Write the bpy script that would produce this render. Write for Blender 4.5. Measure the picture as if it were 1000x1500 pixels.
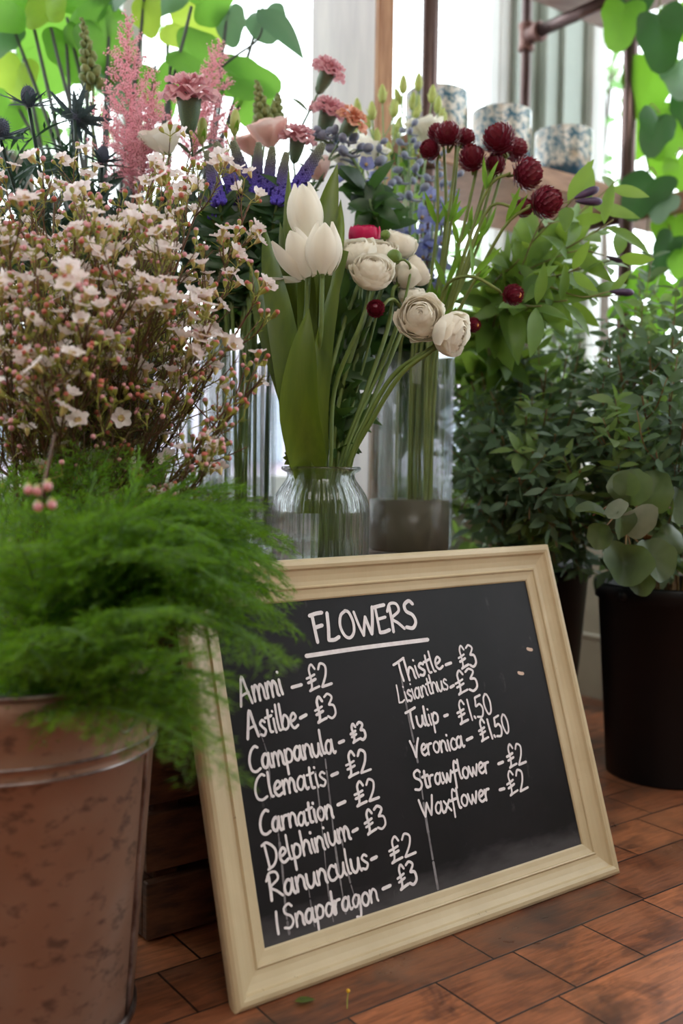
import bpy, math, random
import numpy as np
from mathutils import Vector, Matrix
from math import sin, cos, pi, radians, sqrt

for _o in list(bpy.data.objects):
    bpy.data.objects.remove(_o)
scene = bpy.context.scene
COL = scene.collection

# ------------------------------------------------------------------ camera
PITCH, ROLL, EYE = 0.055, 0.01336, 0.55
F = 1458.0                                   # 35 mm lens on a 36 mm tall frame, 1500 px high
FW = np.array([0, cos(PITCH), -sin(PITCH)])
_up = np.array([0, sin(PITCH), cos(PITCH)])
_rt = np.array([1.0, 0, 0])
RT = cos(ROLL) * _rt + sin(ROLL) * _up
UP = -sin(ROLL) * _rt + cos(ROLL) * _up
CAM = np.array([0, 0, EYE])
camd = bpy.data.cameras.new('camera')
cam = bpy.data.objects.new('camera', camd)
COL.objects.link(cam)
m = Matrix.Identity(4)
for i in range(3):
    m[i][0] = RT[i]; m[i][1] = UP[i]; m[i][2] = -FW[i]; m[i][3] = CAM[i]
cam.matrix_world = m
camd.sensor_fit = 'VERTICAL'
camd.sensor_height = 36.0
camd.sensor_width = 24.0
camd.lens = 35.0
camd.clip_start = 0.05
camd.dof.use_dof = True
camd.dof.focus_distance = 1.22
camd.dof.aperture_fstop = 3.2
scene.camera = cam

# ------------------------------------------------------------------ world, lights, exposure
world = bpy.data.worlds.new('overcast_sky')
scene.world = world
world.use_nodes = True
wn = world.node_tree
wn.nodes['Background'].inputs[0].default_value = (0.93, 0.97, 1.0, 1)
wn.nodes['Background'].inputs[1].default_value = 4.2
scene.view_settings.view_transform = 'Standard'
scene.view_settings.look = 'None'
scene.view_settings.exposure = 0.0
scene.view_settings.gamma = 1.0
scene.cycles.max_bounces = 14
scene.cycles.transmission_bounces = 10
scene.cycles.transparent_max_bounces = 24
scene.cycles.diffuse_bounces = 4
scene.cycles.sample_clamp_indirect = 4.0


def area(name, loc, target, sx, sy, power, col):
    l = bpy.data.lights.new(name, 'AREA')
    l.shape = 'RECTANGLE'; l.size = sx; l.size_y = sy
    l.energy = power; l.color = col
    o = bpy.data.objects.new(name, l)
    COL.objects.link(o)
    o.location = loc
    o.rotation_euler = (Vector(target) - Vector(loc)).to_track_quat('-Z', 'Y').to_euler()
    return o


area('front_fill_light', (0.5, -0.6, 2.5), (0.25, 1.2, 0.3), 1.1, 1.1, 27, (1.0, 0.94, 0.86))  # unseen area lamp under the ceiling, added as warm front fill
area('front_fill_light', (-1.2, -0.9, 2.5), (-0.6, 0.6, 0.3), 0.9, 0.9, 9, (1.0, 0.94, 0.86))  # second, weaker fill lamp, also added and out of view

# ------------------------------------------------------------------ helpers
def at(px, py, d):
    """the point that lies d metres along the view axis and shows at pixel (px, py)"""
    return CAM + d * (FW + (px - 500) / F * RT - (py - 750) / F * UP)


O0 = np.array([-0.10727, 0.94392, 0.0])       # the board's near foot; the room is square to the board
YAW = 0.63243
U = np.array([cos(YAW), sin(YAW), 0])
N = np.array([-sin(YAW), cos(YAW), 0])
Z = np.array([0, 0, 1.0])


def room(s, n, z=0.0):
    return O0 + s * U + n * N + z * Z


def lin(c):
    return tuple(((x / 255) / 12.92 if x / 255 <= 0.04045 else ((x / 255 + 0.055) / 1.055) ** 2.4) for x in c)


ORG = {}


def thing(name, label, cat, loc=(0, 0, 0), group=None):
    o = bpy.data.objects.new(name, None)
    o.empty_display_size = 0.02
    COL.objects.link(o)
    o.location = tuple(loc)
    o['label'] = label; o['category'] = cat
    if group: o['group'] = group
    ORG[o.name] = np.array(loc, float)
    return o


def tag(o, label, cat, group=None, kind=None):
    o['label'] = label; o['category'] = cat
    if group: o['group'] = group
    if kind: o['kind'] = kind
    return o


def nrm(v):
    v = np.asarray(v, float)
    return v / max(1e-9, np.linalg.norm(v))


def frame(axis, hint=(0, 0, 1)):
    a = nrm(axis)
    h = np.asarray(hint, float)
    x = h - a * (h @ a)
    if np.linalg.norm(x) < 1e-4:
        h = np.array([1.0, 0.3, 0]); x = h - a * (h @ a)
    x = nrm(x)
    y = np.cross(a, x)
    return x, y, a


class MB:
    def __init__(s):
        s.v = []; s.f = []; s.mi = []; s.n = 0

    def add(s, v, f, mi=0):
        v = np.asarray(v, float).reshape(-1, 3)
        s.v.append(v)
        n = s.n
        s.f.extend([tuple(i + n for i in q) for q in f])
        s.mi.extend([mi] * len(f))
        s.n += len(v)

    def tube(s, pts, r, n=6, mi=0, cap=True):
        P = np.asarray(pts, float)
        k = len(P)
        R = np.full(k, r) if np.isscalar(r) else np.interp(np.linspace(0, 1, k), np.linspace(0, 1, len(r)), r)
        T = np.gradient(P, axis=0)
        x, y, _ = frame(T[0], (0.3, 0.2, 1) if abs(nrm(T[0])[2]) < .9 else (1, 0, 0))
        V = []
        for i in range(k):
            t = nrm(T[i])
            x = nrm(x - t * (x @ t)); y = np.cross(t, x)
            for j in range(n):
                a = 2 * pi * j / n
                V.append(P[i] + R[i] * (cos(a) * x + sin(a) * y))
        Fc = [(i * n + j, i * n + (j + 1) % n, (i + 1) * n + (j + 1) % n, (i + 1) * n + j) for i in range(k - 1) for j in range(n)]
        if cap:
            Fc.append(tuple(range(n))[::-1]); Fc.append(tuple((k - 1) * n + j for j in range(n)))
        s.add(V, Fc, mi)

    def ball(s, c, r, axis=(0, 0, 1), seg=8, rings=5, mi=0, sq=1.0, taper=0.0):
        """ellipsoid: r across, r*sq along axis"""
        x, y, a = frame(axis, (1, .2, .1))
        V = [np.asarray(c) - a * r * sq]
        for i in range(1, rings):
            t = pi * i / rings
            rr = r * sin(t) * (1 + taper * cos(t))
            for j in range(seg):
                p = 2 * pi * j / seg
                V.append(np.asarray(c) - a * r * sq * cos(t) + rr * (cos(p) * x + sin(p) * y))
        V.append(np.asarray(c) + a * r * sq)
        Fc = [(0, 1 + (j + 1) % seg, 1 + j) for j in range(seg)]
        for i in range(rings - 2):
            for j in range(seg):
                b = 1 + i * seg
                Fc.append((b + j, b + (j + 1) % seg, b + seg + (j + 1) % seg, b + seg + j))
        b = 1 + (rings - 2) * seg; e = len(V) - 1
        Fc += [(b + j, b + (j + 1) % seg, e) for j in range(seg)]
        s.add(V, Fc, mi)

    def grid(s, fn, nu, nv, mi=0):
        V = [fn(i / (nu - 1), j / (nv - 1)) for i in range(nu) for j in range(nv)]
        Fc = [(i * nv + j, i * nv + j + 1, (i + 1) * nv + j + 1, (i + 1) * nv + j) for i in range(nu - 1) for j in range(nv - 1)]
        s.add(V, Fc, mi)

    def lathe(s, prof, c=(0, 0, 0), seg=32, mi=0, axis=(0, 0, 1), ripple=None, close=False):
        x, y, a = frame(axis, (1, 0, 0))
        V = []
        for (r, h) in prof:
            for j in range(seg):
                p = 2 * pi * j / seg
                rr = r if ripple is None else ripple(r, h, p)
                V.append(np.asarray(c) + a * h + rr * (cos(p) * x + sin(p) * y))
        k = len(prof)
        rng = k if close else k - 1
        Fc = [(i * seg + j, i * seg + (j + 1) % seg, ((i + 1) % k) * seg + (j + 1) % seg, ((i + 1) % k) * seg + j) for i in range(rng) for j in range(seg)]
        s.add(V, Fc, mi)

    def leaf(s, base, d, up, L, W, bend=0.3, fold=0.25, nu=6, tip=1.0, widest=0.4, petiole=0.0, mi=0, nv=3, wave=0.0):
        """leaf blade from base along d; up = the face it shows; bend>0 droops away from up"""
        d = nrm(d); up = np.asarray(up, float)
        sd = np.cross(d, up)
        if np.linalg.norm(sd) < 1e-3: sd = np.cross(d, (0.3, 1, 0.2))
        sd = nrm(sd); up = np.cross(sd, d)
        V = []
        for i in range(nu):
            t = i / (nu - 1)
            if t < widest: w = sin(t / widest * pi / 2) ** 0.9
            else: w = max(0.0, 1 - ((t - widest) / (1 - widest)) ** (1.4 * tip + .5))
            w = W / 2 * max(w, 0.03)
            a = bend * t
            along = L * (sin(a) / bend if abs(bend) > 1e-3 else t)
            drop = L * ((1 - cos(a)) / bend if abs(bend) > 1e-3 else 0)
            c = np.asarray(base) + d * (petiole + along) - up * drop
            u2 = up * cos(a) + d * sin(a)
            for j in range(nv):
                q = -1 + 2 * j / (nv - 1)
                V.append(c + sd * w * q + u2 * (fold * w * abs(q) + wave * w * sin(9 * t + 2 * q) * abs(q)))
        Fc = [(i * nv + j, i * nv + j + 1, (i + 1) * nv + j + 1, (i + 1) * nv + j) for i in range(nu - 1) for j in range(nv - 1)]
        s.add(V, Fc, mi)

    def box(s, c, ax, sz, mi=0, bev=0.0):
        """c centre, ax three unit axes, sz full sizes"""
        hx = [np.asarray(a) * z / 2 for a, z in zip(ax, sz)]
        if bev <= 0:
            V = [np.asarray(c) + i * hx[0] + j * hx[1] + k * hx[2] for i in (-1, 1) for j in (-1, 1) for k in (-1, 1)]
            s.add(V, [(0, 1, 3, 2), (4, 6, 7, 5), (0, 4, 5, 1), (2, 3, 7, 6), (0, 2, 6, 4), (1, 5, 7, 3)], mi)
            return
        V = []; idx = {}
        for i in (-1, 1):
            for j in (-1, 1):
                for k in (-1, 1):
                    for q in range(3):
                        p = np.array(c, float)
                        for m_, sg in enumerate((i, j, k)):
                            h = sz[m_] / 2 - (0 if m_ == q else bev)
                            p = p + np.asarray(ax[m_]) * sg * h
                        idx[(i, j, k, q)] = len(V); V.append(p)
        Fc = []
        for q in range(3):
            a, b = [m_ for m_ in range(3) if m_ != q]
            for sg in (-1, 1):
                loop = []
                for (sa, sb) in ((-1, -1), (1, -1), (1, 1), (-1, 1)):
                    k = [0, 0, 0]; k[q] = sg; k[a] = sa; k[b] = sb
                    loop.append(idx[(*k, q)])
                Fc.append(tuple(loop))
        for q in range(3):                      # edges along axis q
            a, b = [m_ for m_ in range(3) if m_ != q]
            for sa in (-1, 1):
                for sb in (-1, 1):
                    k0 = [0, 0, 0]; k1 = [0, 0, 0]
                    k0[q] = -1; k1[q] = 1
                    for k in (k0, k1): k[a] = sa; k[b] = sb
                    Fc.append((idx[(*k0, a)], idx[(*k1, a)], idx[(*k1, b)], idx[(*k0, b)]))
        for i in (-1, 1):
            for j in (-1, 1):
                for k in (-1, 1):
                    Fc.append(tuple(idx[(i, j, k, q)] for q in range(3)))
        s.add(V, Fc, mi)

    def mesh(s, name, mats, origin=(0, 0, 0), smooth=True, fixn=False):
        me = bpy.data.meshes.new(name)
        if s.n == 0: return me
        V = np.concatenate(s.v) - np.asarray(origin, float)
        lens = np.array([len(q) for q in s.f], np.int32)
        loops = np.fromiter((i for q in s.f for i in q), np.int32, int(lens.sum()))
        me.vertices.add(len(V)); me.vertices.foreach_set('co', V.astype(np.float32).ravel())
        me.loops.add(len(loops)); me.loops.foreach_set('vertex_index', loops)
        me.polygons.add(len(lens))
        st = np.zeros(len(lens), np.int32); st[1:] = np.cumsum(lens)[:-1]
        me.polygons.foreach_set('loop_start', st); me.polygons.foreach_set('loop_total', lens)
        me.polygons.foreach_set('material_index', np.array(s.mi, np.int32))
        me.polygons.foreach_set('use_smooth', np.full(len(lens), smooth))
        me.update(calc_edges=True)
        me.validate()
        if fixn:
            import bmesh
            b = bmesh.new(); b.from_mesh(me); bmesh.ops.recalc_face_normals(b, faces=b.faces); b.to_mesh(me); b.free()
        for mm in (mats if isinstance(mats, (list, tuple)) else [mats]):
            me.materials.append(mm)
        return me

    def build(s, name, mats, parent=None, smooth=True, label=None, fixn=False):
        org = ORG.get(parent.name, np.zeros(3)) if parent is not None else np.zeros(3)
        o = bpy.data.objects.new(name, s.mesh(name, mats, org, smooth, fixn))
        COL.objects.link(o)
        if parent is not None:
            o.parent = parent
            ORG[o.name] = org
        if label: o['label'] = label
        return o


def structure(o):
    o['kind'] = 'structure'
    return o


def place(me, name, parent, p, axis, up, sc=1.0):
    """an object showing mesh me, its z along axis and its x towards up, under parent"""
    x, y, a = frame(axis, up)
    o = bpy.data.objects.new(name, me)
    COL.objects.link(o)
    org = ORG.get(parent.name, np.zeros(3)) if parent is not None else np.zeros(3)
    q = np.asarray(p) - org
    M = Matrix.Identity(4)
    for i in range(3):
        M[i][0] = x[i] * sc; M[i][1] = y[i] * sc; M[i][2] = a[i] * sc; M[i][3] = q[i]
    if parent is not None: o.parent = parent
    o.matrix_local = M
    return o


def curve(pts, k=16):
    """Catmull-Rom through pts"""
    P = np.asarray(pts, float)
    if len(P) == 2:
        t = np.linspace(0, 1, k)[:, None]
        return P[0] * (1 - t) + P[1] * t
    Q = np.vstack([2 * P[0] - P[1], P, 2 * P[-1] - P[-2]])
    out = []
    m_ = len(P) - 1
    for t in np.linspace(0, m_ - 1e-6, k):
        i = int(t); u = t - i
        a, b, c, d = Q[i], Q[i + 1], Q[i + 2], Q[i + 3]
        out.append(0.5 * (2 * b + (c - a) * u + (2 * a - 5 * b + 4 * c - d) * u * u + (3 * b - a - 3 * c + d) * u ** 3))
    return np.array(out)


# ------------------------------------------------------------------ materials
def newmat(name):
    m_ = bpy.data.materials.new(name)
    m_.use_nodes = True
    nt = m_.node_tree
    nt.nodes.clear()
    out = nt.nodes.new('ShaderNodeOutputMaterial')
    return m_, nt, out


def noise(nt, scale, detail=3, rough=0.6, vec=None, dist=0.0):
    n = nt.nodes.new('ShaderNodeTexNoise')
    n.inputs['Scale'].default_value = scale; n.inputs['Detail'].default_value = detail
    n.inputs['Roughness'].default_value = rough; n.inputs['Distortion'].default_value = dist
    if vec is not None: nt.links.new(vec, n.inputs['Vector'])
    return n


def ramp(nt, fac, stops):
    r = nt.nodes.new('ShaderNodeValToRGB')
    e = r.color_ramp.elements
    while len(e) < len(stops): e.new(0.5)
    for i, (p, c) in enumerate(stops):
        e[i].position = p; e[i].color = (*c[:3], 1)
    nt.links.new(fac, r.inputs[0])
    return r


def coords(nt, scale=(1, 1, 1), rot=(0, 0, 0), loc=(0, 0, 0), kind='Object'):
    t = nt.nodes.new('ShaderNodeTexCoord'); mp = nt.nodes.new('ShaderNodeMapping')
    mp.inputs['Scale'].default_value = scale; mp.inputs['Rotation'].default_value = rot; mp.inputs['Location'].default_value = loc
    nt.links.new(t.outputs[kind], mp.inputs['Vector'])
    return mp.outputs[0]


def mixc(nt, fac, a, b, mode='MIX'):
    x = nt.nodes.new('ShaderNodeMix'); x.data_type = 'RGBA'; x.blend_type = mode
    for sock, val in ((x.inputs[0], fac), (x.inputs[6], a), (x.inputs[7], b)):
        if hasattr(val, 'links'): nt.links.new(val, sock)
        elif isinstance(val, (int, float)): sock.default_value = val
        else: sock.default_value = (*val[:3], 1)
    return x.outputs[2]


def surf(name, col, rough=0.5, col2=None, nscale=30, spec=0.5, metal=0.0, bump=0.0, bscale=80, trans=0.0, tcol=None, sheen=0.0, stretch=(1, 1, 1), lo=.35, hi=.65, alpha=None):
    """colour with noise variation; trans adds light coming through (leaves, petals)"""
    m_, nt, out = newmat(name)
    p = nt.nodes.new('ShaderNodeBsdfPrincipled')
    p.inputs['Roughness'].default_value = rough
    p.inputs['Metallic'].default_value = metal
    p.inputs['Specular IOR Level'].default_value = spec
    vec = coords(nt, stretch)
    if col2 is not None:
        n = noise(nt, nscale, 3, .6, vec)
        r = ramp(nt, n.outputs['Fac'], [(lo, lin(col)), (hi, lin(col2))])
        csock = r.outputs[0]
        nt.links.new(csock, p.inputs['Base Color'])
    else:
        p.inputs['Base Color'].default_value = (*lin(col), 1)
        csock = None
    if bump:
        n2 = noise(nt, bscale, 3, .6, vec)
        b = nt.nodes.new('ShaderNodeBump'); b.inputs['Strength'].default_value = bump; b.inputs['Distance'].default_value = 0.004
        nt.links.new(n2.outputs['Fac'], b.inputs['Height']); nt.links.new(b.outputs[0], p.inputs['Normal'])
    sh = p.outputs[0]
    if trans > 0:
        t = nt.nodes.new('ShaderNodeBsdfTranslucent')
        t.inputs[0].default_value = (*lin(tcol or col), 1)
        mx = nt.nodes.new('ShaderNodeMixShader'); mx.inputs[0].default_value = trans
        nt.links.new(sh, mx.inputs[1]); nt.links.new(t.outputs[0], mx.inputs[2])
        sh = mx.outputs[0]
    nt.links.new(sh, out.inputs[0])
    return m_


def glass(name, tint=(0.97, 0.99, 1.0), clear=0.0, rough=0.0, ior=1.47):
    """real glass; 'clear' mixes in plain see-through so that light reaches what stands inside"""
    m_, nt, out = newmat(name)
    g = nt.nodes.new('ShaderNodeBsdfGlass'); g.inputs['Color'].default_value = (*tint, 1)
    g.inputs['IOR'].default_value = ior; g.inputs['Roughness'].default_value = rough
    sh = g.outputs[0]
    if clear > 0:
        t = nt.nodes.new('ShaderNodeBsdfTransparent'); t.inputs[0].default_value = (*tint, 1)
        mx = nt.nodes.new('ShaderNodeMixShader'); mx.inputs[0].default_value = clear
        nt.links.new(sh, mx.inputs[1]); nt.links.new(t.outputs[0], mx.inputs[2]); sh = mx.outputs[0]
    nt.links.new(sh, out.inputs[0])
    return m_


def pane_glass(name, tint=(0.98, 1, 1)):
    m_, nt, out = newmat(name)
    t = nt.nodes.new('ShaderNodeBsdfTransparent'); t.inputs[0].default_value = (*tint, 1)
    g = nt.nodes.new('ShaderNodeBsdfGlossy'); g.inputs['Roughness'].default_value = 0.02
    fr = nt.nodes.new('ShaderNodeLayerWeight'); fr.inputs[0].default_value = .5
    pw = nt.nodes.new('ShaderNodeMath'); pw.operation = 'POWER'; pw.inputs[1].default_value = 5
    nt.links.new(fr.outputs['Facing'], pw.inputs[0])
    ml = nt.nodes.new('ShaderNodeMath'); ml.operation = 'MULTIPLY_ADD'; ml.inputs[1].default_value = .9; ml.inputs[2].default_value = .04
    nt.links.new(pw.outputs[0], ml.inputs[0])
    mx = nt.nodes.new('ShaderNodeMixShader')
    nt.links.new(ml.outputs[0], mx.inputs[0]); nt.links.new(t.outputs[0], mx.inputs[1]); nt.links.new(g.outputs[0], mx.inputs[2])
    nt.links.new(mx.outputs[0], out.inputs[0])
    return m_


M = {}
M['sage'] = surf('sage_paint', (178, 190, 180), .45, (170, 182, 172), 6)
M['white'] = surf('white_paint', (225, 226, 222), .5, (214, 216, 212), 5)
M['plaster'] = surf('plaster', (205, 196, 182), .8, (196, 187, 172), 4)
M['cream_panel'] = surf('cream_panel', (168, 156, 134), .5, (154, 142, 122), 5)
M['pane'] = pane_glass('window_glass')
M['pipe'] = surf('steel_pipe', (112, 92, 88), .32, (84, 66, 64), 14, metal=.75, stretch=(1, 1, .3))
M['fitting'] = surf('pipe_fitting', (132, 98, 90), .45, (100, 72, 68), 30, metal=.5)
M['shelfwood'] = surf('shelf_wood', (176, 134, 104), .55, (142, 104, 80), 12, stretch=(1, 1, 8), bump=.1)
M['postwood'] = surf('bare_wood_edge', (196, 150, 112), .6, (160, 112, 78), 14, stretch=(5, 5, .6))
M['whitewash'] = surf('whitewashed_wood', (226, 220, 216), .65, (196, 190, 192), 7, stretch=(3, 3, .5), lo=.3, hi=.75)
# ------------------------------------------------------------------ the room
RM = Matrix.Rotation(YAW, 4, 'Z'); RM.translation = Vector(O0)


def room_build(mb, name, mats, smooth=False):
    """geometry given in room coordinates (s, n, z)"""
    o = mb.build(name, mats, None, smooth)
    o.matrix_world = RM
    return o


E3 = (np.array([1., 0, 0]), np.array([0, 1., 0]), np.array([0, 0, 1.]))


def rbox(mb, s0, s1, n0, n1, z0, z1, bev=0.0, mi=0):
    mb.box(((s0 + s1) / 2, (n0 + n1) / 2, (z0 + z1) / 2), E3, (s1 - s0, n1 - n0, z1 - z0), mi, bev)


S_L, S_R, N_F, N_B, CEIL = -2.6, 1.75, -3.0, 1.12, 2.7


def floor_mat():
    m_, nt, out = newmat('worn_parquet')
    p = nt.nodes.new('ShaderNodeBsdfPrincipled')
    v = coords(nt, (1, 1, 1), (0, 0, 0), (0.13, 0.066, 0))
    b = nt.nodes.new('ShaderNodeTexBrick')
    b.offset = 0.37; b.offset_frequency = 2; b.squash = 2.3; b.squash_frequency = 2
    for k, val in (('Scale', 1.0), ('Mortar Size', 0.0014), ('Mortar Smooth', 0.25), ('Bias', 0.0), ('Brick Width', 0.115), ('Row Height', 0.092)):
        b.inputs[k].default_value = val
    b.inputs['Color1'].default_value = (0, 0, 0, 1); b.inputs['Color2'].default_value = (1, 1, 1, 1); b.inputs['Mortar'].default_value = (0.5, .5, .5, 1)
    nt.links.new(v, b.inputs['Vector'])
    base = ramp(nt, b.outputs['Color'], [(0, lin((112, 66, 44))), (.5, lin((158, 96, 64))), (1, lin((190, 118, 78)))])
    vg = coords(nt, (4, 34, 1))
    g = noise(nt, 5, 5, .65, vg, .6)
    gr = ramp(nt, g.outputs['Fac'], [(.32, (.45, .42, .40)), (.62, (1.1, 1.07, 1.02))])
    c1 = mixc(nt, 1.0, base.outputs[0], gr.outputs[0], 'MULTIPLY')
    st = noise(nt, 7.5, 4, .62, coords(nt, (1, 1.6, 1)), .5)
    sr = ramp(nt, st.outputs['Fac'], [(.5, (0, 0, 0)), (.66, (1, 1, 1))])
    c2 = mixc(nt, sr.outputs[0], c1, lin((66, 44, 38)))
    st2 = noise(nt, 3.1, 3, .6, coords(nt, (1, 1, 1), (0, 0, .4), (3, 1, 0)))
    sr2 = ramp(nt, st2.outputs['Fac'], [(.5, (0, 0, 0)), (.7, (.55, .55, .55))])
    c3 = mixc(nt, sr2.outputs[0], c2, lin((176, 118, 84)))
    c4 = mixc(nt, b.outputs['Fac'], c3, lin((34, 24, 20)))
    nt.links.new(c4, p.inputs['Base Color'])
    rr = ramp(nt, st.outputs['Fac'], [(.3, (.5, .5, .5)), (.7, (.26, .26, .26))])
    nt.links.new(rr.outputs[0], p.inputs['Roughness'])
    bm = nt.nodes.new('ShaderNodeBump'); bm.inputs['Strength'].default_value = .5; bm.inputs['Distance'].default_value = .002
    hsum = nt.nodes.new('ShaderNodeMath'); hsum.operation = 'MULTIPLY_ADD'; hsum.inputs[1].default_value = -1.0
    nt.links.new(b.outputs['Fac'], hsum.inputs[0]); 
    g2 = nt.nodes.new('ShaderNodeMath'); g2.operation = 'MULTIPLY'; g2.inputs[1].default_value = .35
    nt.links.new(g.outputs['Fac'], g2.inputs[0]); nt.links.new(g2.outputs[0], hsum.inputs[2])
    nt.links.new(hsum.outputs[0], bm.inputs['Height']); nt.links.new(bm.outputs[0], p.inputs['Normal'])
    nt.links.new(p.outputs[0], out.inputs[0])
    return m_


fb = MB(); rbox(fb, S_L - .1, S_R + .1, N_F - .1, N_B + .1, -.08, 0)
structure(room_build(fb, 'floor', floor_mat()))
cb = MB(); rbox(cb, S_L - .1, S_R + .1, N_F - .1, N_B + .1, CEIL, CEIL + .08)
structure(room_build(cb, 'ceiling', M['white']))


def wall(name, along, fixed0, fixed1, a0, a1, opens, mat):
    """wall slab along s ('s') or n ('n') with rectangular openings (a0, a1, z0, z1)"""
    mb = MB()
    def put(x0, x1, z0, z1):
        if x1 - x0 < 1e-4 or z1 - z0 < 1e-4: return
        if along == 's': rbox(mb, x0, x1, fixed0, fixed1, z0, z1)
        else: rbox(mb, fixed0, fixed1, x0, x1, z0, z1)
    x = a0
    for (o0, o1, z0, z1) in opens:
        put(x, o0, 0, CEIL); put(o0, o1, 0, z0); put(o0, o1, z1, CEIL); x = o1
    put(x, a1, 0, CEIL)
    return structure(room_build(mb, name, mat))


wall('wall_back', 's', N_B, N_B + .1, S_L - .1, S_R + .1, [(-2.4, 1.52, .46, 2.5)], M['sage'])
wall('wall_right', 'n', S_R, S_R + .1, N_F - .1, N_B, [(-1.6, 1.10, .5, 2.5)], M['sage'])
wall('wall_left', 'n', S_L - .1, S_L, N_F - .1, N_B, [], M['plaster'])
wall('wall_front', 's', N_F - .1, N_F, S_L - .1, S_R + .1, [], M['plaster'])


def window(name, along, fixed, a0, a1, z0, z1, bars, mat, w=.045):
    fr = MB()
    def put(x0, x1, y0, y1):
        if along == 's': rbox(fr, x0, x1, fixed, fixed + .06, y0, y1, .004)
        else: rbox(fr, fixed, fixed + .06, x0, x1, y0, y1, .004)
    put(a0, a0 + w, z0, z1); put(a1 - w, a1, z0, z1); put(a0 + w, a1 - w, z0, z0 + w); put(a0 + w, a1 - w, z1 - w, z1)
    for b in bars: put(b - w / 2, b + w / 2, z0 + w, z1 - w)
    f = structure(room_build(fr, name, mat))
    pn = MB()
    if along == 's': rbox(pn, a0 + w, a1 - w, fixed + .028, fixed + .032, z0 + w, z1 - w)
    else: rbox(pn, fixed + .028, fixed + .032, a0 + w, a1 - w, z0 + w, z1 - w)
    o = pn.build('window_pane', M['pane'], None, False)
    o.parent = f
    return f


window('window_1', 's', N_B + .02, -2.4, 1.52, .46, 2.5, (-1.1, .42), M['white'])
window('window_2', 'n', S_R + .02, -1.6, 1.10, .5, 2.5, (-.5,), M['white'], .03)
t = MB()
rbox(t, 1.6, S_R, N_B - .03, N_B, .5, 2.5, .004)
rbox(t, 1.655, 1.675, N_B - .045, N_B - .03, .5, 2.5, .004)
structure(room_build(t, 'trim_1', M['sage']))
t = MB(); rbox(t, S_L, 1.36, N_B - .05, N_B, .43, .46, .004)
structure(room_build(t, 'trim_2', M['sage']))
# boxed-in window seat along the right wall, with its skirting
t = MB(); rbox(t, 1.36, S_R, -1.6, N_B, 0, .47); rbox(t, 1.345, 1.36, -1.6, N_B, .47, .5); rbox(t, 1.36, S_R, -1.6, N_B, .47, .5)
rbox(t, 1.352, 1.36, -1.6, N_B, 0, .135); rbox(t, 1.349, 1.36, -1.6, N_B, .135, .15, .004)
structure(room_build(t, 'trim_3', M['cream_panel']))
t = MB(); rbox(t, S_L, 1.349, N_B - .012, N_B, 0, .14, .004)
structure(room_build(t, 'baseboard_back', M['cream_panel']))

# ------------------------------------------------------------------ outside
M['pavement'] = surf('pavement', (170, 168, 170), .8, (150, 148, 152), 3)
g = MB(); rbox(g, -30, 30, N_B + .1, 40, -.35, -.3); rbox(g, S_R + .1, 30, -30, N_B + .1, -.35, -.3)
structure(room_build(g, 'pavement', M['pavement']))
M['facade'] = surf('pale_facade', (196, 184, 196), .8, (186, 172, 186), .8)
M['darkglass'] = surf('facade_glass', (120, 130, 145), .1)
bl = thing('house', 'low pale lilac building across the street beyond the window', 'building', room(3, 13, -.3))
b = MB(); b.box(room(3, 13, .85), (U, N, Z), (18, 3, 2.3)); b.build('facade', M['facade'], bl, False)
for k in range(9):
    b = MB(); b.box(room(-5 + 2 * k, 11.47, .95), (U, N, Z), (.9, .1, 1.0), 0, .01); b.build('window', M['darkglass'], bl, False)
M['treeleaf'] = surf('garden_leaf', (104, 150, 92), .5, (84, 128, 74), 3, trans=.5, tcol=(150, 196, 110))
M['bark'] = surf('bark', (96, 82, 70), .8, (70, 60, 52), 10)
for k, (px, py, dd, rad, nl, lab) in enumerate(((876, 150, 8.5, .8, 160, 'loose-leaved garden tree outside, seen between steel pipe and sage window post'),
                                             (712, 385, 9.0, .85, 300, 'leafy shrubby tree across the pavement, low behind the strawflower stems'),
                                             (30, 60, 7.5, 1.1, 320, 'green tree outside the window behind the big-leaved houseplant'))):
    c = at(px, py, dd)
    base = np.array([c[0], c[1], -.3])
    tr = thing('garden_tree', lab, 'tree', base)
    R = random.Random(40 + k)
    b = MB(); b.tube(curve([base, base * .5 + c * .5 + np.array([.1, 0, 0]), c]), [.09, .03], 8)
    for q in range(7):
        e = c + np.array([R.uniform(-1, 1), R.uniform(-1, 1), R.uniform(-.6, 1)]) * rad * .8
        b.tube(curve([base * .3 + c * .7, (c + e) / 2 + np.array([0, 0, .1]), e], 8), [.035, .008], 5)
    b.build('trunk', M['bark'], tr)
    b = MB()
    for q in range(nl):
        while True:
            p = np.array([R.uniform(-1, 1) for _ in range(3)])
            if p @ p < 1: break
        d = np.array([R.uniform(-1, 1), R.uniform(-1, 1), R.uniform(-1, .3)])
        b.leaf(c + p * rad, d, (R.uniform(-1, 1), -1, R.uniform(0, 1)), R.uniform(.1, .18), R.uniform(.06, .1), .5, .2, 5)
    b.build('foliage', M['treeleaf'], tr)

# ------------------------------------------------------------------ upright plank and pipe shelf
wo = thing('shelf_upright', 'tall whitewashed plank upright with a bare wooden front edge, by the window', 'upright', room(.73, .81, 0))
b = MB(); b.box(room(.7275, .812, 1.3), (U, N, Z), (.027, .216, 2.6), 0, .002); b.build('whitewashed_plank', M['whitewash'], wo, False)
b = MB(); b.box(room(.73, .697, 1.3), (U, N, Z), (.036, .014, 2.6), 0, .002); b.build('bare_edge', M['postwood'], wo, False)

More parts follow.
